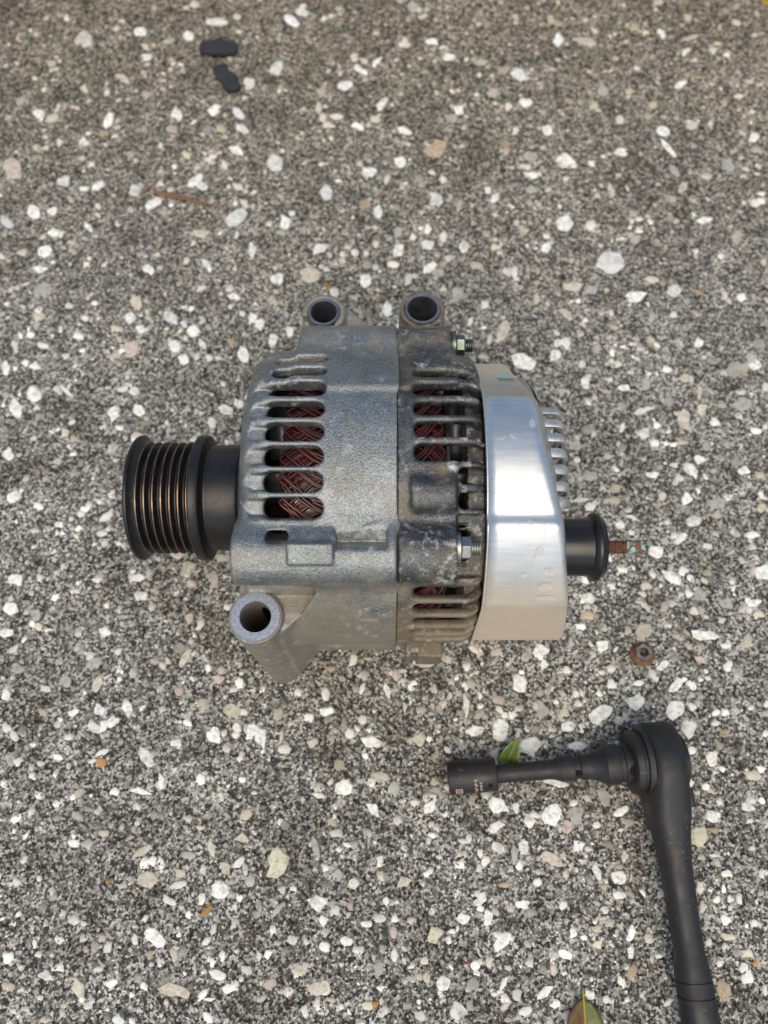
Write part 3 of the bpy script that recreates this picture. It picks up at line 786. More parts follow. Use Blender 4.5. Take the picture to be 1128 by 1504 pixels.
# upper block and its ear
def blockfn(x0, x1, ylim=0.0655):
    def fn(X, Y, Z):
        d = Y * 0.492 + (Z - ZA) * 0.870 - 0.0642
        return rbox(np.abs(X - (x0 + x1) / 2) - (x1 - x0) / 2, np.maximum(Y - ylim, 0.022 - Y), np.maximum(d, 0.065 - Z), 0.0015)
    return fn
f.union((-0.036, 0.0, 0.06), (0.0049, 0.066, 0.14), lambda X, Y, Z: np.maximum(blockfn(-0.0352, 0.02)(X, Y, Z), X - 0.0049), 0.004)
EA = (-0.0268, 0.0778)
f.union((-0.037, 0.06, 0.0), (-0.016, 0.09, 0.098), lambda X, Y, Z: cyl_z(X, Y, Z, EA[0], EA[1], 0.0097, 0.006, 0.098, 0.0012), 0.0015)
f.union((-0.036, 0.04, 0.035), (-0.018, 0.08, 0.094), lambda X, Y, Z: box3(X, Y, Z, (-0.0355, -0.0185), (0.045, EA[1]), (0.036, 0.094), 0.0015), 0.002)
def web_top(X, Y, Z):
    d = (X + 0.0058) * 0.67 + (Y - 0.0745) * 0.742
    return np.maximum(np.maximum(d, np.abs(Z - 0.080) - 0.012), np.maximum(-0.026 - X, 0.05 - Y))
f.union((-0.028, 0.05, 0.06), (0.0, 0.09, 0.1), web_top, 0.002)
# lower ear on its long leg, joined to the case by a web
EL = (-0.0492, -0.0597)
def leg(X, Y, Z):
    t = (0.0985 - Z)
    cy = EL[1] - t * 0.045
    r = np.sqrt((X - EL[0]) ** 2 + (Y - cy) ** 2)
    return np.maximum((r - (0.0104 - t * 0.024)) * 0.98, np.maximum(Z - 0.0985, 0.002 - Z))
def web_low(X, Y, Z):
    t = (0.0985 - Z)
    Yc = Y + t * 0.045
    # diagonal side from the ring to the case
    d1 = ((X + 0.0196) * 0.67 - (Yc + 0.0470) * 0.742)
    d2 = -0.0566 - X + t * 0.02
    return np.maximum(np.maximum(np.maximum(d1, d2), np.maximum(Y + 0.022, -0.0655 - Yc)), np.maximum(Z - 0.0950, 0.006 + (X + 0.05) * 0.9 - Z))
f.union((-0.062, -0.082, 0.0), (-0.014, -0.02, 0.1), web_low, 0.0010)
f.union((-0.062, -0.082, 0.0), (-0.035, -0.045, 0.1), leg, 0.0012)
# inside
f.cut(full_lo, full_hi, lambda X, Y, Z: np.maximum(shell(X, Y, Z, -1, -0.0500, 0.02, RF - 0.0048, 0.008), -pocket(X, Y, Z, 0.0022)))
f.cut(full_lo, (0, 0.04, 0.12), lambda X, Y, Z: cyl_x(X, Y, Z, 0, ZA, 0.018, -0.07, -0.04, 0.0005))
fslots = [-33.5 + 0, -24.4, -15.7, -7.0, 1.7, 10.6, 19.6, 28.8, 37.8]
for t_ in fslots:
    if t_ == -33.5:
        slot(f, t_ + 0.6, -0.0425, -0.0342, 0.0018, 0.045, 0.0010)
        slot(f, t_ - 5.5, -0.0500, -0.0350, 0.0016, 0.0745, 0.0012)
        continue
    hw = 0.0036 if t_ < 12 else 0.0033
    slot(f, t_, -0.0436, -0.0222, hw, 0.045, 0.0012)
    if t_ < 22:
        slot(f, t_, -0.0500, -0.0240, hw * 0.78, 0.0608, 0.0022)
for t_ in (70, 79, 88, 97, 106, 115, 124, 160, 169, 178, -173, -164, -155, -146):
    slot(f, t_, -0.0450, -0.0222, 0.0034, 0.045, 0.0016)
# ear holes and small casting slits in the web
f.cut((-0.04, 0.06, 0.0), (-0.01, 0.09, 0.11), lambda X, Y, Z: cyl_z(X, Y, Z, EA[0], EA[1], 0.0070, 0.0, 0.12, 0.0002), 0.0008)
f.cut((-0.06, -0.08, 0.0), (-0.03, -0.04, 0.11), lambda X, Y, Z: cyl_z(X, Y, Z, EL[0], EL[1], 0.0058, -0.01, 0.12, 0.0002), 0.0008)
for (sx, sy, sz) in ((-0.0332, -0.0592, 0.080), (-0.0345, -0.0640, 0.022)):
    def slit(X, Y, Z):
        a = (X - sx) * 0.742 + (Y - sy) * 0.67
        b = (X - sx) * 0.67 - (Y - sy) * 0.742
        return (np.sqrt((a / 0.0036) ** 2 + (b / 0.003) ** 2 + ((Z - sz) / 0.0013) ** 2) - 1) * 0.0012
    f.cut((sx - .01, sy - .01, sz - .01), (sx + .01, sy + .01, sz + .01), slit, 0.0006)
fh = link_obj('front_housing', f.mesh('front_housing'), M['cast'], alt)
del f

# ---- rear housing
f = Field((0.0035, -0.078, 0.0), (0.0405, 0.094, 0.1425), H)
RR = 0.0636
f.union(full_lo, (0.05, 0.1, 0.15), lambda X, Y, Z: shell(X, Y, Z, 1, 0.0385, 0.0051, RR, 0.0075))
for t_ in BOLT_T:
    y_, z_ = pol(t_ if t_ != -37.5 else -39.8, BOLT_R - 0.001)
    rb = 0.0110 if t_ == -37.5 else 0.009
    f.union((0.005, y_ - .02, z_ - .02), (0.03, y_ + .02, z_ + .02),
            lambda X, Y, Z: cyl_x(X, Y, Z, y_, z_, rb, 0.0051, 0.0262, 0.0012), 0.0035)
y_, z_ = pol(-20.0, 0.0605)
f.union((0.009, y_ - .02, z_ - .02), (0.03, y_ + .02, z_ + .02), lambda X, Y, Z: cyl_x(X, Y, Z, y_, z_, 0.0072, 0.0098, 0.0262, 0.0012), 0.0020)
f.union((0.0051, 0.0, 0.06), (0.030, 0.066, 0.14), blockfn(0.0062, 0.0288), 0.0025)
EB = (0.0170, 0.0782)
f.union((0.005, 0.06, 0.0), (0.03, 0.09, 0.1), lambda X, Y, Z: cyl_z(X, Y, Z, EB[0], EB[1], 0.0099, 0.006, 0.100, 0.0012), 0.0015)
f.union((0.005, 0.04, 0.03), (0.03, 0.08, 0.1), lambda X, Y, Z: box3(X, Y, Z, (0.0072, 0.0268), (0.045, EB[1]), (0.036, 0.095), 0.0015), 0.002)
# foot block under the case
f.union((0.009, -0.067, 0.015), (0.03, -0.04, 0.05), lambda X, Y, Z: box3(X, Y, Z, (0.0098, 0.0262), (-0.0655, -0.040), (0.018, 0.042), 0.0008), 0.0005)
f.cut((0.012, -0.067, 0.01), (0.018, -0.06, 0.05), lambda X, Y, Z: box3(X, Y, Z, (0.0122, 0.0150), (-0.07, -0.0635), (0.01, 0.05), 0.0003), 0.0005)
# pocket behind the lower bolt boss
f.cut((0.0262, -0.07, 0.09), (0.05, -0.015, 0.14), lambda X, Y, Z: (lambda u, w_: rbox(0.0264 - X, np.abs(u) - 0.0125, 0.0590 - w_, 0.0015))(*uw(Y, Z, -38)), 0.001)
f.cut((0.0298, 0.03, 0.08), (0.05, 0.08, 0.14), lambda X, Y, Z: (lambda u, w_: rbox(0.0290 - X, np.abs(u) - 0.0095, 0.0595 - w_, 0.0015))(*uw(Y, Z, 55)), 0.001)
f.cut(full_lo, (0.05, 0.1, 0.15), lambda X, Y, Z: shell(X, Y, Z, 1, 0.0345, -0.02, RR - 0.0045, 0.005))
for t_ in (-5.5, 3.0, 11.5, 20.0, 28.6):
    slot(f, t_, 0.0112, 0.048, 0.0031 if t_ < 15 else 0.0029, 0.052, 0.0022, re=0.0028)
for t_ in (-13.6, -22.0):
    slot(f, t_, 0.0270, 0.048, 0.0030, 0.052, 0.0012, re=0.0022)
for t_ in (-56, -64, -72, -80, -88, 78, 86, 94, 102, 110, 118, 126, 160, 168, 176, -176, -168, -160, -152, -144, -108, -100):
    slot(f, t_, 0.0112, 0.048, 0.0029, 0.052, 0.0022, re=0.0026)
f.cut((0.0, 0.06, 0.0), (0.04, 0.09, 0.11), lambda X, Y, Z: cyl_z(X, Y, Z, EB[0], EB[1], 0.0078, 0.0, 0.12, 0.0002), 0.0008)
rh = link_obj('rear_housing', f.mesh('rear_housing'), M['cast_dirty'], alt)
rh['label'] = 'darker grimy rear casting with brown dust and white corrosion'
del f

def part_lathe(name, prof, o, ax, mat, parent=alt, n=64, closed=False, sharp=35, label=None):
    b = MB()
    b.lathe(prof, o, ax, n, closed)
    ob = b.build(name, mat, parent, True, sharp=sharp)
    if label:
        ob['label'] = label
    return ob
AX = (0, 0, ZA)
XD = (1, 0, 0)
# bushings in the upper ears
part_lathe('bushing', [(0.012, 0.0057), (0.012, 0.0071), (0.0981, 0.0071), (0.0985, 0.0068), (0.0985, 0.0060), (0.0981, 0.0057)], (EA[0], EA[1], 0), (0, 0, 1), M['steel_ring'], closed=True)
part_lathe('bushing', [(0.012, 0.0065), (0.012, 0.0079), (0.1001, 0.0079), (0.1005, 0.0076), (0.1005, 0.0068), (0.1001, 0.0065)], (EB[0], EB[1], 0), (0, 0, 1), M['steel_ring'], closed=True)
part_lathe('machined_face', [(0.0983, 0.0059), (0.0989, 0.0061), (0.0989, 0.0094), (0.0983, 0.0097)], (EL[0], EL[1], 0), (0, 0, 1), M['machined'])['label'] = 'clean machined ring face of the lower ear'
# inside of the machine
part_lathe('stator_core', [(-0.017, 0.049), (-0.017, 0.0588), (0.0095, 0.0588), (0.0095, 0.049)], AX, XD, M['core'], closed=True)
part_lathe('rotor', [(-0.0475, 0.004), (-0.0475, 0.020), (-0.041, 0.022), (-0.036, 0.040), (-0.034, 0.0465), (0.022, 0.0465), (0.024, 0.040), (0.029, 0.02), (0.033, 0.004)], AX, XD, M['core'])
for side, x0, x1 in ((-1, -0.0455, -0.036), (1, 0.025, 0.0325)):
    fan = part_lathe('fan_disc', [(min(x0, x1) + 0.0092, 0.02), (min(x0, x1) + 0.0092, 0.046), (min(x0, x1) + 0.0105, 0.046), (min(x0, x1) + 0.0105, 0.02)] if side < 0 else
                     [(0.0245, 0.02), (0.0245, 0.044), (0.0258, 0.044), (0.0258, 0.02)], AX, XD, M['fan'], closed=True)
    for k in range(12):
        b = MB()
        a0 = k * 30 + 4
        P = []
        for t in np.linspace(0, 1, 6):
            y, z = pol(a0 + 16 * t, 0.036 + 0.012 * t)
            P.append([(x0, y, z), (x1, y, z)])
        b.grid(P)
        o = b.build('fan_blade', M['fan'], fan)
        so = o.modifiers.new('solid', 'SOLIDIFY')
        so.thickness = 0.0009
def winding(xb, sgn, reach, r0, name='winding'):
    b = MB()
    for g_ in range(36):
        lean = 0.10 + rng.uniform(-0.03, 0.03)
        sp0 = rng.uniform(27, 30)
        for s in range(14):
            a0 = g_ * 10 + rng.uniform(-0.9, 0.9) + (s % 4) * 1.1
            A = reach * (0.72 + 0.34 * s / 13) * rng.uniform(0.96, 1.04)
            rr = r0 - 0.0028 + 0.0022 * (s % 3) + rng.uniform(-0.0003, 0.0003)
            span = sp0 * (0.8 + 0.3 * s / 13)
            pts = []
            for t in np.linspace(0, 1, 10):
                y, z = pol(a0 + span * (t + lean * math.sin(2 * math.pi * t)), rr + 0.0008 - 0.0030 * max(0.0, t - 0.4))
                pts.append((xb + sgn * A * math.sin(math.pi * t) ** 0.6, y, z))
            b.tube(pts, 0.00060, 5, cap=False)
    o = b.build(name, M['wire'], alt)
    o['kind'] = 'stuff'
    return o
winding(-0.0165, -1, 0.0215, 0.0508)
winding(0.009, 1, 0.0135, 0.0525)
part_lathe('winding_backing', [(-0.034, 0.0478), (-0.034, 0.0500), (0.020, 0.0500), (0.020, 0.0478)], AX, XD, M['wire'], closed=True)
# grey plate and black plastic carrier behind the rear casting
part_lathe('rear_plate', [(0.0312, 0.030), (0.0312, 0.0548), (0.0316, 0.0552), (0.0372, 0.0552), (0.0372, 0.030)], AX, XD, M['cast_dirty'], n=96)
part_lathe('plastic_carrier', [(0.0374, 0.0300), (0.0374, 0.0560), (0.0386, 0.0560), (0.0390, 0.0525), (0.045, 0.0525), (0.045, 0.0300)], AX, XD, M['plastic'], n=96)

# ---- through bolts with nuts
def hexnut(b, x0, x1, cy, cz, r, turn=0):
    P = []
    for x, f_ in ((x0, 0.93), (x0 + 0.0004, 1), (x1 - 0.0006, 1), (x1, 0.90), (x1, 0.5)):
        P.append([(x, cy + r * f_ * math.sin(R(60 * j + turn)), cz + r * f_ * math.cos(R(60 * j + turn))) for j in range(6)])
    b.grid(P, closed_v=True)
def threads(x0, x1, r, pitch, depth):
    prof = []
    n = int(round((x1 - x0) / pitch))
    p = (x1 - x0) / n
    for i in range(n):
        prof += [(x0 + i * p, r - depth), (x0 + (i + 0.45) * p, r), (x0 + (i + 0.6) * p, r)]
    return prof + [(x1, r - depth)]
for t_, mt, xs_ in ((-37.2, 'zinc', 0.0266), (56, 'green_zinc', 0.0292), (145, 'green_zinc', 0.0266), (-126, 'green_zinc', 0.0266)):
    cy, cz = pol(t_, 0.0652 if t_ < 0 else 0.0662)
    nut = MB()
    hexnut(nut, xs_ + 0.0012, xs_ + 0.0050, cy, cz, 0.0045, 60 - t_ if t_ == 56 else 12 - t_)
    no = nut.build('hex_nut', M[mt], alt, smooth=False, bevel=0.0002)
    part_lathe('washer', [(xs_ - 0.0006, 0.001), (xs_ - 0.0006, 0.0060), (xs_ + 0.0008, 0.0062), (xs_ + 0.0012, 0.0055), (xs_ + 0.0012, 0.001)], (0, cy, cz), XD, M[mt], no, 40)
    part_lathe('bolt_end', threads(xs_ + 0.0048, xs_ + 0.0084, 0.0029, 0.0009, 0.0004) + [(xs_ + 0.0086, 0.0022), (xs_ + 0.0086, 0.0001)], (0, cy, cz), XD, M[mt], no, 32)

# ---- pulley
pr = [(-0.1070, 0.0010), (-0.1070, 0.0100), (-0.1055, 0.0115), (-0.1055, 0.0205), (-0.1072, 0.0225), (-0.1075, 0.0262), (-0.1072, 0.0272), (-0.1066, 0.0276), (-0.1058, 0.0274), (-0.1054, 0.0266), (-0.1036, 0.0247), (-0.1028, 0.0246)]
x = -0.1028
for i in range(6):
    p = 0.00352
    pr += [(x + p * 0.36, 0.0216), (x + p * 0.52, 0.0216), (x + p * 0.90, 0.02435), (x + p * 0.96, 0.0246), (x + p * 1.0, 0.0246)]
    x += p
pr += [(-0.0812, 0.0250), (-0.0808, 0.0272), (-0.0803, 0.0277), (-0.0772, 0.0277), (-0.0766, 0.0272), (-0.0762, 0.0245), (-0.0752, 0.0232), (-0.0735, 0.0231)]
pul = part_lathe('pulley', pr, AX, XD, M['pulley'], n=128, sharp=40)
part_lathe('pulley_hub', [(-0.0745, 0.0228), (-0.0740, 0.0233), (-0.0625, 0.0236), (-0.0615, 0.0232), (-0.0612, 0.010)], AX, XD, M['pulley'], pul, n=96)
part_lathe('hub_nut', [(-0.1110, 0.0008), (-0.1110, 0.0082), (-0.1100, 0.0092), (-0.1055, 0.0092)], AX, XD, M['pulley'], pul, n=6)
for i in range(7):
    xx = -0.1028 + 0.00352 * i
    part_lathe('groove_ridge', [(xx - 0.0004, 0.02450), (xx - 0.0002, 0.02466), (xx + 0.0002, 0.02466), (xx + 0.00035, 0.02445)], AX, XD, M['ridge'], pul, n=128)
part_lathe('shaft', [(-0.063, 0.0085), (-0.05, 0.0085)], AX, XD, M['core'], n=40)
part_lathe('bearing_seal', [(-0.0600, 0.010), (-0.0600, 0.0285), (-0.0590, 0.0292), (-0.0560, 0.0292)], AX, XD, M['plastic'], n=80)

# ---- rear cover, drawn from sheet
NTH = 720
TH = np.linspace(-180, 180, NTH, endpoint=False)
def rprof(t):
    R0 = 0.0606
    if -27 <= t <= 19:
        return R0
    if 19 < t <= 73:
        return R0 * math.cos(R(27)) / math.cos(R(t - 46))
    if -30 <= t < -27:
        u = (-27 - t) / 3.0
        return R0 + 0.0024 * (3 * u * u - 2 * u ** 3)
    if -63 <= t < -30:
        return 0.0630 - 0.0006 * min(1, (-30 - t) / 12)
    if -103 <= t < -63:
        return 0.0625 * math.cos(R(20)) / math.cos(R(t + 83))
    if t < -103:
        return 0.0625 - 0.0019 * min(1, (-103 - t) / 12)
    return R0
RP = np.array([rprof(t) for t in TH])
ker = np.exp(-0.5 * (np.arange(-8, 9) / 2.4) ** 2); ker /= ker.sum()
RP = np.convolve(np.concatenate([RP[-8:], RP, RP[:8]]), ker, 'valid')
XE = np.interp(TH, [-180, -135, -103, -83, -63, -45, -30, -27, -20, -12, -4, 8, 25, 80, 110, 180], [0.0670, 0.0670, 0.0776, 0.0748, 0.0712, 0.0682, 0.0664, 0.0660, 0.0645, 0.0631, 0.0617, 0.0604, 0.0598, 0.0560, 0.0610, 0.0670])
XE = np.convolve(np.concatenate([XE[-8:], XE, XE[:8]]), ker, 'valid')
FR = np.interp(TH, [-180, -40, -24, -5, 60, 100, 180], [0.0026, 0.0028, 0.0045, 0.0056, 0.0056, 0.003, 0.0026])
rows = []
def row(xx, rr):
    rows.append(np.stack([xx * np.ones(NTH), rr * np.sin(np.radians(TH)), ZA + rr * np.cos(np.radians(TH))], 1))
row(0.0376 + 0 * RP, RP + 0.0016)
row(0.0381 + 0 * RP, RP + 0.0014)
row(0.0385 + 0 * RP, RP + 0.0007)
row(0.0390 + 0 * RP, RP + 0.0001)
for k in range(1, 9):
    xx = 0.0390 + (XE - FR - 0.0390) * k / 8
    row(xx, RP)
for k in range(1, 8):
    a = math.pi / 2 * k / 7
    row(XE - FR + FR * math.sin(a), RP - FR + FR * math.cos(a))
rin = RP - FR
OPEN = (XE < 0.0645) & ~((TH > 20) & (TH < 84))
CAPX = np.where(OPEN, np.minimum(XE + 0.0018, 0.0648), XE + 0.0003)
row((XE + CAPX) / 2, rin - 0.0015)
row(CAPX, np.full(NTH, 0.0530))
row(CAPX, np.where(OPEN, 0.0518, 0.036))
b = MB()
b.grid(np.array(rows), closed_v=True)
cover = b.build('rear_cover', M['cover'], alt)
so = cover.modifiers.new('solid', 'SOLIDIFY')
so.thickness = 0.0009
so.offset = 1.0
# end cap: hub disc and a ring of ribs with open slots between
part_lathe('cover_hub', [(0.0690, 0.0005), (0.0690, 0.034), (0.0686, 0.037), (0.0672, 0.0385), (0.0660, 0.0385)], AX, XD, M['cover'], cover, n=96)
part_lathe('dark_backing', [(0.050, 0.03), (0.050, 0.0495), (0.0624, 0.0495), (0.0626, 0.03)], AX, XD, M['plastic'], cover, closed=True)  # black drum added behind the ribs so the slots look dark
for k in range(50):
    th = -23.5 + k * 7.2
    tt = ((th + 180) % 360) - 180
    if -68 < tt < -25 or 20 < tt < 84:
        continue
    rib = MB()
    hw = 1.9
    prof = [(0.0690, 0.036), (0.0702, 0.040), (0.0706, 0.0475), (0.0702, 0.0500), (0.0690, 0.0520), (0.0670, 0.0530), (0.0605, 0.0531)]
    inn = [(0.0605, 0.0520), (0.0664, 0.0519), (0.0680, 0.0508), (0.0690, 0.0488), (0.0694, 0.0470), (0.0692, 0.0400), (0.0680, 0.0360)]
    loop = prof + inn
    P = []
    for s in (-1, -0.7, 0.7, 1):
        off = 0.0 if abs(s) < 1 else 0.0004
        ang = s * hw * (0.0500 / 0.0500)
        P.append([(x_ - off, *((r_ - off) * math.sin(R(tt) + s * 0.0018 / 0.05), ZA + (r_ - off) * math.cos(R(tt) + s * 0.0018 / 0.05))) for x_, r_ in loop])
    rib.grid(P, closed_v=True)
    n_ = len(loop)
    rib.f.append(tuple(range(n_)))
    rib.f.append(tuple(3 * n_ + n_ - 1 - j for j in range(n_)))
    rib.build('cover_rib', M['rib'], cover, sharp=50)
# dried paint dots and drop marks on the sheet
def cover_pt(x_, t_, lift):
    r_ = float(np.interp(t_, TH, RP)) + 0.0009 + lift
    y_, z_ = pol(t_, r_)
    return (x_, y_, z_)
def decal(name, xc, tc, wx, wt, mat, seed, ring=False, lift=0.00012):
    r2 = np.random.default_rng(seed)
    n_ = 22
    jit = np.convolve(r2.uniform(-0.35, 0.35, n_ + 4), [0.25] * 4, 'same')[2:2 + n_]
    P = []
    for f_ in ((0.89, 1.0) if ring else (0.02, 0.5, 1.0)):
        P.append([cover_pt(xc + wx * f_ * (1 + jit[j]) * math.cos(2 * math.pi * j / n_), tc + wt * f_ * (1 + jit[j]) * math.sin(2 * math.pi * j / n_), lift) for j in range(n_)])
    b = MB()
    b.grid(P, closed_v=True, flip=False)
    o = b.build(name, mat, cover)
    return o
film = NT('dried_drop')
film.set(color=(0.80, 0.76, 0.68), rough=0.55, metal=0.35)
film.b.inputs['Alpha'].default_value = 0.35
filmr = NT('dried_drop_edge')
filmr.set(color=(0.80, 0.78, 0.72), rough=0.6, metal=0.3)
filmr.b.inputs['Alpha'].default_value = 0.55
decal('paint_dot', 0.0490, 45, 0.0019, 3.4, M['teal'], 1)
decal('paint_dot', 0.0531, 45, 0.0021, 2.8, M['pale'], 2)
def deg_at(py, rad=0.0606):
    phi = math.atan((752 - py) / FPX) + R(TILT)
    D = 0.3419; base = math.atan(0.1227 / 0.319)
    dl = phi - base
    s = max(-1, min(1, D * math.sin(dl) / rad))
    return math.degrees(math.asin(s) - dl - base)
for i, (px, py, w_, h_, rg) in enumerate([(781, 624, 4, 6, 1), (764, 735, 3, 4, 1), (793, 811, 7, 8, 1), (778, 768, 4, 5, 1), (801, 776, 3, 8, 1), (807, 839, 7, 5, 1), (771, 843, 4, 3, 1),
                                          (801, 860, 11, 5, 0), (803, 876, 13, 3, 0), (803, 876, 13, 3, 1), (801, 860, 11, 5, 1), (786, 820, 3, 3, 1), (762, 770, 3, 2, 1), (748, 864, 2, 2, 1)]):
    rad = 0.0606 if py < 765 else 0.0625
    t_ = deg_at(py, rad)
    dep = 0.3419 - rad * math.cos(R(t_ + 21))
    sc = dep / FPX
    if rg:
        decal('drop_mark', (px - 564) * sc, t_, w_ * sc * 0.9, 0.9 * math.degrees(h_ * sc / rad) / max(0.35, math.cos(R(t_ + 21))), film.m, 10 + i, lift=0.00002)
    decal('drop_mark', (px - 564) * sc, t_, w_ * sc, math.degrees(h_ * sc / rad) / max(0.35, math.cos(R(t_ + 21))), (filmr if rg else film).m, 10 + i, ring=bool(rg), lift=0.00003 + 0.00002 * (i % 4))

# ---- output terminal
TO = (0, -0.0322, 0.1000)
part_lathe('terminal_insulator', [(0.060, 0.0100), (0.0655, 0.0108), (0.0690, 0.0113), (0.0780, 0.0114), (0.0800, 0.0116), (0.0810, 0.0132), (0.0824, 0.0137), (0.0832, 0.0134), (0.0836, 0.0127), (0.0842, 0.0122), (0.0850, 0.0119), (0.0852, 0.0110), (0.0846, 0.0098), (0.0835, 0.0090), (0.0835, 0.0010)], TO, XD, M['plastic'], n=96, sharp=50)
stud = part_lathe('terminal_stud', [(0.080, 0.0023)] + threads(0.0835, 0.0945, 0.00275, 0.00115, 0.00045) + [(0.0947, 0.0025), (0.0950, 0.0024)], TO, XD, M['rust'], n=32)
tip = NT('corroded_copper_tip')
cc = tip.coord()
nn = tip.noise(cc, 420, 4, 0.6, 1.0)
tip.set(color=tip.ramp(nn, [(0.46, (0.20, 0.09, 0.045)), (0.52, (0.10, 0.06, 0.06)), (0.56, (0.26, 0.52, 0.46))]), rough=0.7, metal=0.1)
b = MB()
P = []
for x_, r_, fl in ((0.0949, 0.0026, 1.0), (0.0955, 0.0028, 1.0), (0.0975, 0.0028, 0.92), (0.1018, 0.0027, 0.85), (0.1024, 0.0023, 0.85), (0.1024, 0.0003, 0.85)):
    P.append([(x_, TO[1] + r_ * math.cos(2 * math.pi * j / 24), TO[2] + max(-r_ * fl, min(r_ * fl, r_ * math.sin(2 * math.pi * j / 24)))) for j in range(24)])
b.grid(P, closed_v=True, flip=True)
b.build('stud_tip', tip.m, stud)
# ------------------------------------------------------------------ ratchet wrench with extension and socket
wr = empty('ratchet_wrench', (0.1262, -0.1092, 0), 'matte black ratchet wrench with long extension and socket lying on the concrete', 'wrench')
WB = Vector((0.1262, -0.1092, 0))
p1 = Vector((0.0300, -0.1166, 0.0082)) - WB
p2 = Vector((0.1175, -0.1098, 0.0178)) - WB
axd = (p2 - p1).normalized()
LN = (p2 - p1).length
kx = LN / 0.0905
def pf(l):
    return [(s * kx, r) for s, r in l]
sk = part_lathe('socket', pf([(0.006, 0.0048), (0.0004, 0.0050), (0.0, 0.0066), (0.0004, 0.0073), (0.0012, 0.0076), (0.0222, 0.0076), (0.0230, 0.0073), (0.0233, 0.0066), (0.0233, 0.004)]), p1, axd, M['tool'], wr, 64)
part_lathe('extension_bar', pf([(0.020, 0.0042), (0.0480, 0.0043), (0.0500, 0.0046), (0.0530, 0.0057), (0.0545, 0.0060), (0.0590, 0.0060), (0.0594, 0.0060), (0.0597, 0.0050), (0.0624, 0.0050), (0.0628, 0.0058), (0.0640, 0.0057), (0.0660, 0.0056), (0.0680, 0.0060),
    (0.0705, 0.0070), (0.0738, 0.0086), (0.0742, 0.0091), (0.0800, 0.0091), (0.0804, 0.0083), (0.0825, 0.0083), (0.0829, 0.0091), (0.0868, 0.0091), (0.0876, 0.0087), (0.0880, 0.0078), (0.0892, 0.0078), (0.0915, 0.0078)]), p1, axd, M['tool'], wr, 64)
# little retaining holes drawn as raised discs, their inner shade painted black
up = axd.orthogonal()
def side_dir(deg):
    z = Vector((0, 0, 1)); z = (z - axd * z.dot(axd)).normalized()
    y = z.cross(axd)
    return (z * math.cos(R(deg)) + y * math.sin(R(deg))).normalized()
for s, r_, dg, hr in ((0.0195, 0.0076, 39, 0.0011), (0.0610, 0.0051, 30, 0.0015), (0.0855, 0.0091, 24, 0.0022)):
    d = side_dir(dg)
    if d.y > 0:
        d = side_dir(-dg)
    c = p1 + axd * (s * kx) + d * (r_ - 0.0004)
    part_lathe('pin_hole_disc', [(0.00072, 0.0001), (0.00068, hr * 0.7), (0.00052, hr), (0.0, hr)], c, d, M['tool_dark'], wr, 20)
# etched marks on the socket, small and worn
def sock_pt(s, dg, lift=0.00006):
    d = side_dir(dg if side_dir(dg).y < 0 else -dg)
    return p1 + axd * (s * kx) + d * (0.0076 + lift)
def mark(s0, s1, d0, d1):
    b = MB()
    P = [[sock_pt(s, dg) for dg in np.linspace(d0, d1, 5)] for s in (s0, s1)]
    b.grid(P)
    b.build('etched_mark', M['mark'], sk)
for (s0, s1, d0, d1) in ((0.0032, 0.0064, 44, 47.5), (0.0036, 0.0060, 51.5, 54), (0.0036, 0.0060, 58, 61), (0.0032, 0.0064, 65, 69), (0.0032, 0.0036, 46, 67), (0.0060, 0.0064, 46, 67)):
    mark(s0, s1, d0, d1)
for q in range(11):
    d0 = 14 + q * 5.0
    w0 = 0.0142 + 0.0003 * (q % 3)
    mark(w0 - 0.002, 0.0138 - 0.0003 * ((q * 7) % 4), d0, d0 + 3.3)
for q in range(8):
    d0 = 24 + q * 5.0
    mark(0.0147 + 0.0002 * (q % 2), 0.0159 - 0.0003 * ((q * 5) % 3), d0, d0 + 3.0)
# head, neck and handle: one lofted forging
hd = Vector((0.060, -0.998, -0.035)).normalized()
side = Vector((0.998, 0.060, 0.0)).normalized()
upv = side.cross(hd).normalized()
if upv.z < 0:
    upv = -upv
hc = Vector((0, 0, 0.0185))
stations = [(-0.0172, 0.0100, 0.0030), (-0.0168, 0.0135, 0.0100), (-0.0150, 0.0158, 0.0180), (-0.0115, 0.0172, 0.0255), (-0.006, 0.0176, 0.0320), (0.0, 0.0178, 0.0345), (0.006, 0.0180, 0.0335), (0.012, 0.0184, 0.0300), (0.018, 0.0186, 0.0255),
            (0.024, 0.0178, 0.0215), (0.030, 0.0164, 0.0185), (0.036, 0.0148, 0.0165), (0.042, 0.0136, 0.0152), (0.052, 0.0129, 0.0142), (0.062, 0.0125, 0.0137), (0.076, 0.0122, 0.0134), (0.079, 0.0124, 0.0136), (0.083, 0.0140, 0.0146),
            (0.0865, 0.0146, 0.0150)]
def grooves(s0):
    return [(s0, 0.0148, 0.0152), (s0 + 0.0002, 0.0140, 0.0144), (s0 + 0.0008, 0.0140, 0.0144), (s0 + 0.0010, 0.0149, 0.0153)]
stations += grooves(0.0878) + grooves(0.0938) + [(0.12, 0.0152, 0.0156), (0.160, 0.0152, 0.0158), (0.170, 0.0140, 0.0145), (0.173, 0.010, 0.011), (0.1735, 0.002, 0.002)]
P = []
for s, w_, h_ in stations:
    ring = []
    for j in range(48):
        a = 2 * math.pi * j / 48
        e = 0.62 if s < 0.03 else 0.8
        cx_ = math.copysign(abs(math.cos(a)) ** e, math.cos(a)); cz_ = math.copysign(abs(math.sin(a)) ** e, math.sin(a))
        sag = -0.0015 * min(1, max(0, (s - 0.015) / 0.05))
        ring.append(hc + hd * s + side * (cx_ * w_ / 2) + upv * (cz_ * h_ / 2 + sag))
    P.append(ring)
b = MB()
b.grid(P, closed_v=True, flip=True)
b.add([P[0][j] for j in range(48)], [tuple(range(48))])
hdl = b.build('head_and_handle', M['tool'], wr, sharp=60)
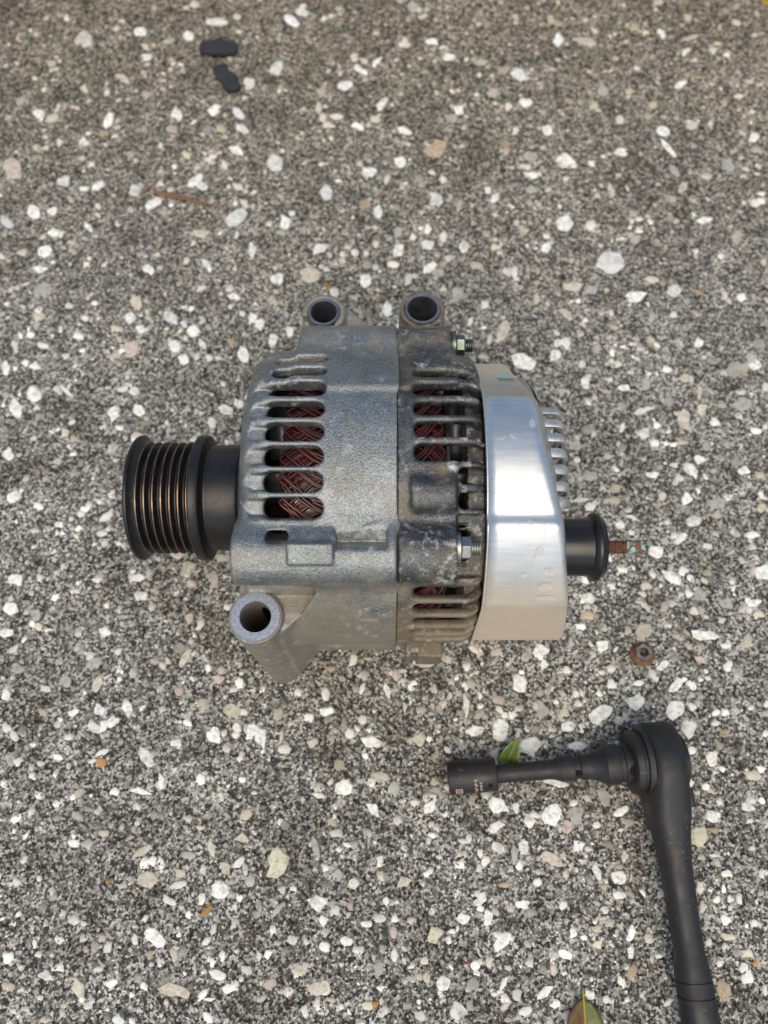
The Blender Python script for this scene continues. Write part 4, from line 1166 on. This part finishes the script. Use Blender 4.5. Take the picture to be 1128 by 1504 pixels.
part_lathe('drive_plate', [(-0.0142, 0.0075), (-0.0142, 0.0128), (-0.0138, 0.0136), (-0.0112, 0.0140), (-0.0110, 0.0132), (-0.0100, 0.0130), (-0.0094, 0.0132), (-0.0092, 0.0150), (-0.0070, 0.0156)], hc, side, M['tool'], wr, 64, sharp=40)
part_lathe('direction_dial', [(0.0075, 0.0120), (0.0098, 0.0118), (0.0104, 0.0108), (0.0104, 0.001)], hc, side, M['tool'], wr, 48)
b = MB()
Mx = Matrix((side, hd, upv)).transposed()
b.box(hc + hd * 0.0165 + side * 0.0108 + upv * 0.001, (0.0030, 0.008, 0.0045), Mx)
b.build('selector_lever', M['tool'], wr, bevel=0.0008)

# ------------------------------------------------------------------ leaves
def mat_leaf(name, c1, c2, rib):
    t = NT(name)
    c = t.coord('Object')
    n = t.noise(c, 130, 4, 0.6)
    t.set(color=t.ramp(n, [(0.40, c1), (0.60, c2)]), rough=0.32, coat=0.3)
    t.bump(t.noise(c, 700, 3), 0.0002, 0.5)
    m2 = simple(name + '_rib', rib, 0.45, 0, 300, 0.15, 0)
    return t.m, m2
def leaf(name, base, tip_, width, lift, mats, label, curl=0.2, stem=0.006):
    o = empty(name, base, label, 'leaf')
    B_ = Vector(base); T_ = Vector(tip_)
    d = T_ - B_
    L = d.length
    d.normalize()
    n = Vector((0, 0, 1)); s = d.cross(n).normalized(); n = s.cross(d)
    P, mid = [], []
    for t in np.linspace(0, 1, 15):
        wd = width / 2 * (math.sin(math.pi * t ** 0.85) ** 0.8 if 0 < t < 1 else 0.0) + 0.00005
        zz = lift * math.sin(math.pi * t)
        rw = []
        for u in np.linspace(-1, 1, 9):
            rw.append(d * (t * L) + s * (u * wd) + n * (zz + curl * wd * abs(u) ** 1.3 + 0.0002 * math.sin(t * 40 + u * 5)))
        P.append(rw)
        mid.append(d * (t * L) + n * (zz + 0.00025))
    b = MB()
    b.grid(P, flip=True)
    bl = b.build('blade', mats[0], o)
    so = bl.modifiers.new('solid', 'SOLIDIFY')
    so.thickness = 0.00025
    b = MB()
    st = [d * (-stem) + Vector((0, 0, -0.0005)), d * (-stem / 2)] + mid
    b.tube(st, [0.0004, 0.0005] + [0.00045 * (1 - 0.7 * i / len(mid)) for i in range(len(mid))], 6)
    b.build('midrib', mats[1], o)
    return o
mlf = mat_leaf('green_red_leaf', (0.16, 0.17, 0.02), (0.05, 0.13, 0.03), (0.30, 0.22, 0.05))
leaf('fallen_leaf', tuple(at(737, 1134, 0.0015)), tuple(at(761, 1083, 0.0125)), 0.0088, 0.001, mlf, 'small green leaf with reddish edge poking out behind the black extension bar', 0.45)
ml2 = mat_leaf('brown_green_leaf', (0.15, 0.035, 0.010), (0.13, 0.16, 0.03), (0.50, 0.36, 0.03))
leaf('fallen_leaf', tuple(at(857, 1466, 0.0022)), tuple(at(862, 1580, 0.0030)), 0.0170, 0.0012, ml2, 'glossy brown and green leaf with yellow midrib at the bottom edge of the photo', 0.12, 0.004)

# ------------------------------------------------------------------ rusty flanged nut
nl = at(942, 962, 0.0)
nt = empty('flange_nut', (nl[0], nl[1], 0.0008), 'small rusty flanged nut lying on the concrete below the black terminal', 'nut')
nt.rotation_euler = (R(-6), R(-5), 0)
part_lathe('flange', [(0.0, 0.0032), (0.0, 0.0056), (0.0004, 0.0061), (0.0011, 0.0061), (0.0021, 0.0046), (0.0022, 0.0032)], (0, 0, 0), (0, 0, 1), M['rust'], nt, 40, closed=True)
b = MB()
P = []
for z_, f_, hexed in ((0.0016, 1, 1), (0.0048, 1, 1), (0.0055, 0.93, 1), (0.0056, 0.70, 0), (0.0054, 0.55, 0), (0.0008, 0.52, 0)):
    ring = []
    for j in range(36):
        a = 2 * math.pi * j / 36
        rr = 0.0044 * f_
        if hexed:
            rr *= math.cos(math.pi / 6) / math.cos(((a + math.pi / 6) % (math.pi / 3)) - math.pi / 6)
        ring.append((rr * math.cos(a), rr * math.sin(a), z_))
    P.append(ring)
b.grid(P, closed_v=True, flip=True)
b.build('hex_body', simple('dull_grey_steel', (0.26, 0.22, 0.19), 0.5, 0.6, 500, 0.5, 0.0002), nt, sharp=30)

# ------------------------------------------------------------------ black rubber scraps, needle, yellow thing
def scrap(px, py, L, W, Hh, ang, label, bend):
    c = at(px, py, 0.001)
    b = MB()
    P = []
    for t in np.linspace(-1, 1, 13):
        ring = []
        f_ = (1 - abs(t) ** 8) ** 0.3 if abs(t) < 1 else 0.3
        for j in range(16):
            a = 2 * math.pi * j / 16
            cy_ = math.copysign(abs(math.cos(a)) ** 0.6, math.cos(a)) * W / 2 * f_
            cz_ = math.copysign(abs(math.sin(a)) ** 0.6, math.sin(a)) * Hh / 2 * f_
            if abs(math.cos(a)) < 0.3 and math.sin(a) > 0 and abs(t) < 0.8:
                cz_ -= 0.0013
            ring.append((t * L / 2, cy_ * (1 + 0.13 * math.sin(t * 5.1 + px)) + bend * (t * t - 0.4) + 0.0008 * math.sin(t * 7 + px) + 0.0006 * math.sin(t * 17 + 2 * j), cz_ + Hh / 2 + 0.0002 * math.sin(t * 14 + j)))
        P.append(ring)
    b.grid(P, closed_v=True, flip=False)
    n_ = 16
    b.f.append(tuple(range(n_))[::-1]); b.f.append(tuple(12 * n_ + n_ - 1 - j for j in range(n_))[::-1])
    o = b.build('rubber_scrap', M['rubber'])
    o.location = c
    o.rotation_euler = (0, 0, R(ang))
    tag(o, label, 'rubber scrap')
    return o
scrap(322, 75, 0.0265, 0.0125, 0.0045, -3, 'black rubber scrap lying level, the farther of the two at the top left', -0.001)
scrap(334, 119, 0.0265, 0.0105, 0.0045, -58, 'black rubber scrap lying slantwise, just below the level one', 0.0)
b = MB()
pts = [at(208, 266, 0.0015), at(222, 277, 0.003), at(236, 286, 0.002), at(262, 290, 0.0018), at(295, 297, 0.0016), at(322, 304, 0.0012)]
b.tube(pts, [0.0003, 0.0006, 0.0009, 0.0009, 0.0007, 0.0003], 6)
b.tube([at(234, 283, 0.0022), at(262, 287, 0.0025), at(290, 292, 0.0018)], [0.0005, 0.0006, 0.0003], 6)
tag(b.build('pine_needle', M['needle']), 'dry reddish brown pine needle lying on the concrete at the upper left', 'pine needle')
yp = at(1142, -11, 0.0)
yo = part_lathe('yellow_cap', [(0.0, 0.0152), (0.004, 0.0158), (0.006, 0.0152), (0.0072, 0.0138), (0.0076, 0.0100), (0.0066, 0.0085), (0.0066, 0.0005)], (0, 0, 0), (0, 0, 1), M['yellow'], None, 48)
yo.location = (yp[0], yp[1], 0)
tag(yo, 'bright yellow plastic cap just cut off by the top right corner', 'cap')
cr = at(826, 409, 0.0)
cb = MB()
cb.lathe([(0, 0.0016), (0.0012, 0.0017), (0.0022, 0.0012), (0.0024, 0.0002)], (0, 0, 0), (0, 0, 1), 7)
co = cb.build('rubber_crumb', M['rubber'])
co.location = (cr[0], cr[1], 0.0008)
tag(co, 'tiny black rubber crumb on the concrete left of the big white stone', 'crumb')
